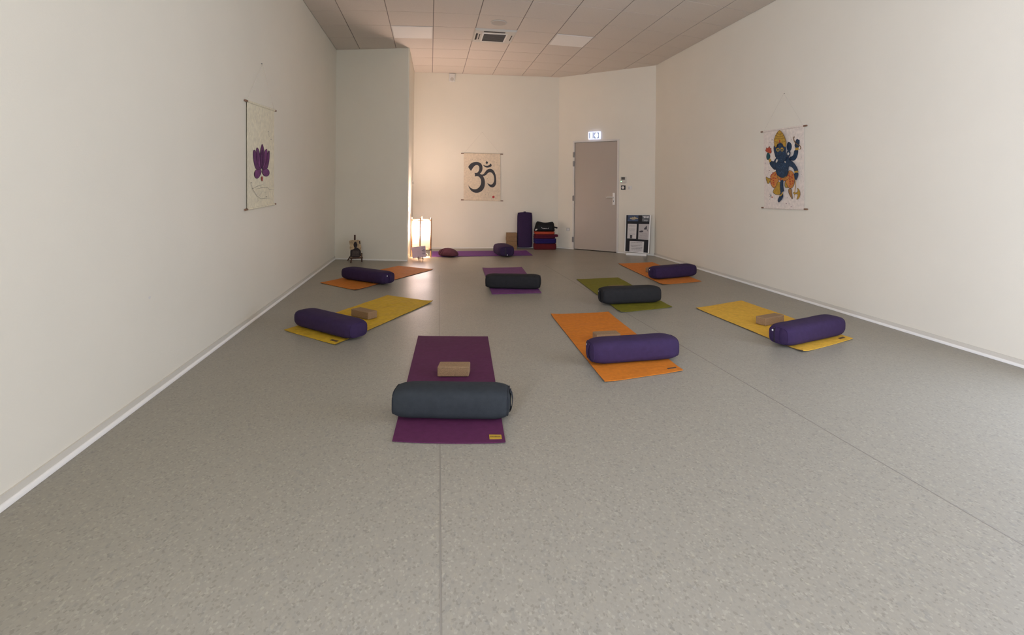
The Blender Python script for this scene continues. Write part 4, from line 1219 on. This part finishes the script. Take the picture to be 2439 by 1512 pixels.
# ------------------------------------------------------------------ photo board leaning on the wall right of the door
zq = lambda x, y: (1340 + x / 4.446, 290 + y / 4.446)
fbl, fbr = at(*zq(672, 1412)), at(*zq(888, 1424))
board = empty('notice_board', (fbl + fbr) / 2, 'black photo board in a white frame leaning on the wall right of the door', 'board')
WS = Wall((fbl - (fbr - fbl) * .1).xy, (fbr + (fbr - fbl) * .3).xy)
def bp_(x, y, d=0.0):
    # the board leans back: further from the viewer the higher it is
    lean = .075 * (1390 - y) / 400
    s, z = WS.loc(*zq(x, y), -lean + d)
    return WS.w(s, z, -lean + d)
BC = [(668, 984), (938, 986), (915, 1394), (655, 1374)]
def bu(u, v, d=0.0):
    x = (BC[0][0] * (1 - u) + BC[1][0] * u) * (1 - v) + (BC[3][0] * (1 - u) + BC[2][0] * u) * v
    y = (BC[0][1] * (1 - u) + BC[1][1] * u) * (1 - v) + (BC[3][1] * (1 - u) + BC[2][1] * u) * v
    return bp_(x, y, d)
def slab(us, d0_, d1_, name, material, parent, fn=bu):
    b = MB(); b.hexa([fn(u, v, d1_) for u, v in us], [fn(u, v, d0_) for u, v in us]); return b.build(name, material, parent)
R_ = lambda u0, u1, v0, v1: ((u0, v0), (u1, v0), (u1, v1), (u0, v1))
fw_ = .030
slab(R_(0, fw_, 0, 1), -.012, .008, 'frame_side', m_white, board)
slab(R_(1 - .052, 1, 0, 1), -.012, .008, 'frame_side', m_white, board)
slab(R_(fw_, 1 - .052, 0, .008), -.012, .008, 'frame_rail', m_white, board)
slab(R_(fw_, 1 - .052, .985, 1), -.012, .008, 'frame_rail', m_white, board)
pnl = slab(R_(fw_, 1 - .052, .008, .985), -.010, .000, 'black_panel', mat('board_black', (0.008, 0.007, 0.008), .75), board)
m_sky_photo = mat('photo_blue', (0.03, 0.05, 0.11), .5, noise_scale=18, noise_amt=.4)
m_grey_photo = mat('photo_grey', (0.10, 0.10, 0.10), .5, noise_scale=40, noise_amt=.8)
def sheet(quad, material, name, inks):
    o_ = None
    b = MB(); b.hexa([bp_(x, y, .0026) for x, y in quad], [bp_(x, y, .0006) for x, y in quad]); o_ = b.build(name, material, pnl)
    return o_
def marks(quad, parent_quads, material):
    pass
ph1 = sheet([(690, 990), (803, 991), (801, 1053), (688, 1051)], m_sky_photo, 'photo_print', 0)
ph2 = sheet([(842, 991), (921, 991), (917, 1056), (840, 1055)], m_grey_photo, 'photo_print', 0)
sh1 = sheet([(691, 1080), (786, 1082), (778, 1239), (684, 1234)], m_paper, 'printed_sheet', 0)
sh2 = sheet([(806, 1082), (920, 1083), (910, 1250), (800, 1243)], mat('paper_greyish', (0.48, 0.44, 0.41), .8), 'printed_sheet', 0)
sh3 = sheet([(711, 1262), (863, 1268), (856, 1383), (706, 1375)], m_paper, 'printed_sheet', 0)
def ink(polys, material, name='print'):
    b = MB()
    for pl_ in polys: b.poly([bp_(x, y, .0032) for x, y in pl_])
    return b.build(name, material, pnl, fixn=False)
m_glow = mat('photo_gold', (.42, .33, .19), .5); m_pale = mat('photo_pale', (.6, .58, .55), .5)
ink([[(712, 1022), (724, 1012), (732, 1018), (742, 1006), (750, 1014), (760, 1003), (768, 1012), (778, 1008), (786, 1022), (798, 1018), (798, 1028), (712, 1028)],
     [(730, 1034), (770, 1033), (764, 1040), (736, 1040)]], m_glow, 'lit_skyline')
ink([[(852, 1002), (868, 1000), (884, 1004), (905, 1000), (918, 1004), (916, 1014), (902, 1014), (900, 1022), (890, 1014), (872, 1016), (866, 1022), (860, 1014)],
     [(862, 1046), (900, 1046), (898, 1050), (864, 1050)]], m_pale, 'pale_figures')
def textlines(x0, x1, y0, y1, rows, hgt, slope, seedn, skip=()):
    random.seed(seedn); out = []
    for r_ in range(rows):
        if r_ in skip: continue
        y = y0 + (y1 - y0) * r_ / max(rows - 1, 1); x = x0 + random.uniform(0, 8); e_ = x1 - random.uniform(0, 14)
        while x < e_:
            wd = random.uniform(6, 16); xe = min(x + wd, e_)
            out.append([(x, y + (x - x0) * slope), (xe, y + (xe - x0) * slope), (xe, y + (xe - x0) * slope + hgt), (x, y + (x - x0) * slope + hgt)]); x = xe + 3
    return out
m_txt = mat('faded_print', (0.22, 0.20, 0.19), .8)
ink(textlines(697, 778, 1090, 1195, 12, 2.2, .02, 1, (3, 8)), m_txt, 'text_lines')
ink([[(714, 1198), (738, 1200), (736, 1234), (712, 1233)]], mat('dark_thumbnail', (.06, .05, .05), .6), 'dark_picture')
ink(textlines(810, 908, 1178, 1236, 6, 2.4, .03, 2), m_txt, 'text_lines')
ink([[(808, 1164), (822, 1154), (838, 1150), (850, 1152), (856, 1160), (846, 1168), (828, 1170), (812, 1168)],
     [(862, 1134), (868, 1122), (882, 1116), (892, 1122), (892, 1134), (878, 1142), (866, 1142)],
     [(884, 1120), (888, 1100), (893, 1101), (893, 1124)], [(876, 1120), (882, 1106), (886, 1108), (884, 1122)],
     [(892, 1130), (904, 1158), (901, 1160), (888, 1136)]], m_ink, 'exercise_picture')
ink(textlines(722, 850, 1274, 1352, 6, 4.0, .04, 3), mat('bold_print', (.10, .09, .09), .8), 'text_lines')
ink(textlines(748, 806, 1371, 1373, 1, 3.0, .03, 4), m_txt, 'text_lines')
# white foot
b = MB()
f0, f1 = fbl.copy(), fbr.copy(); f0.z = f1.z = .0008
hgt_ = bp_(690, 1384).z
bkv = FWD * .10
b.hexa([f0, f1, f1 + bkv, f0 + bkv], [Vector((p.x, p.y, hgt_)) for p in (f0, f1, f1 + bkv, f0 + bkv)])
b.build('foot', m_white, board, bevel=.002)
under(board)
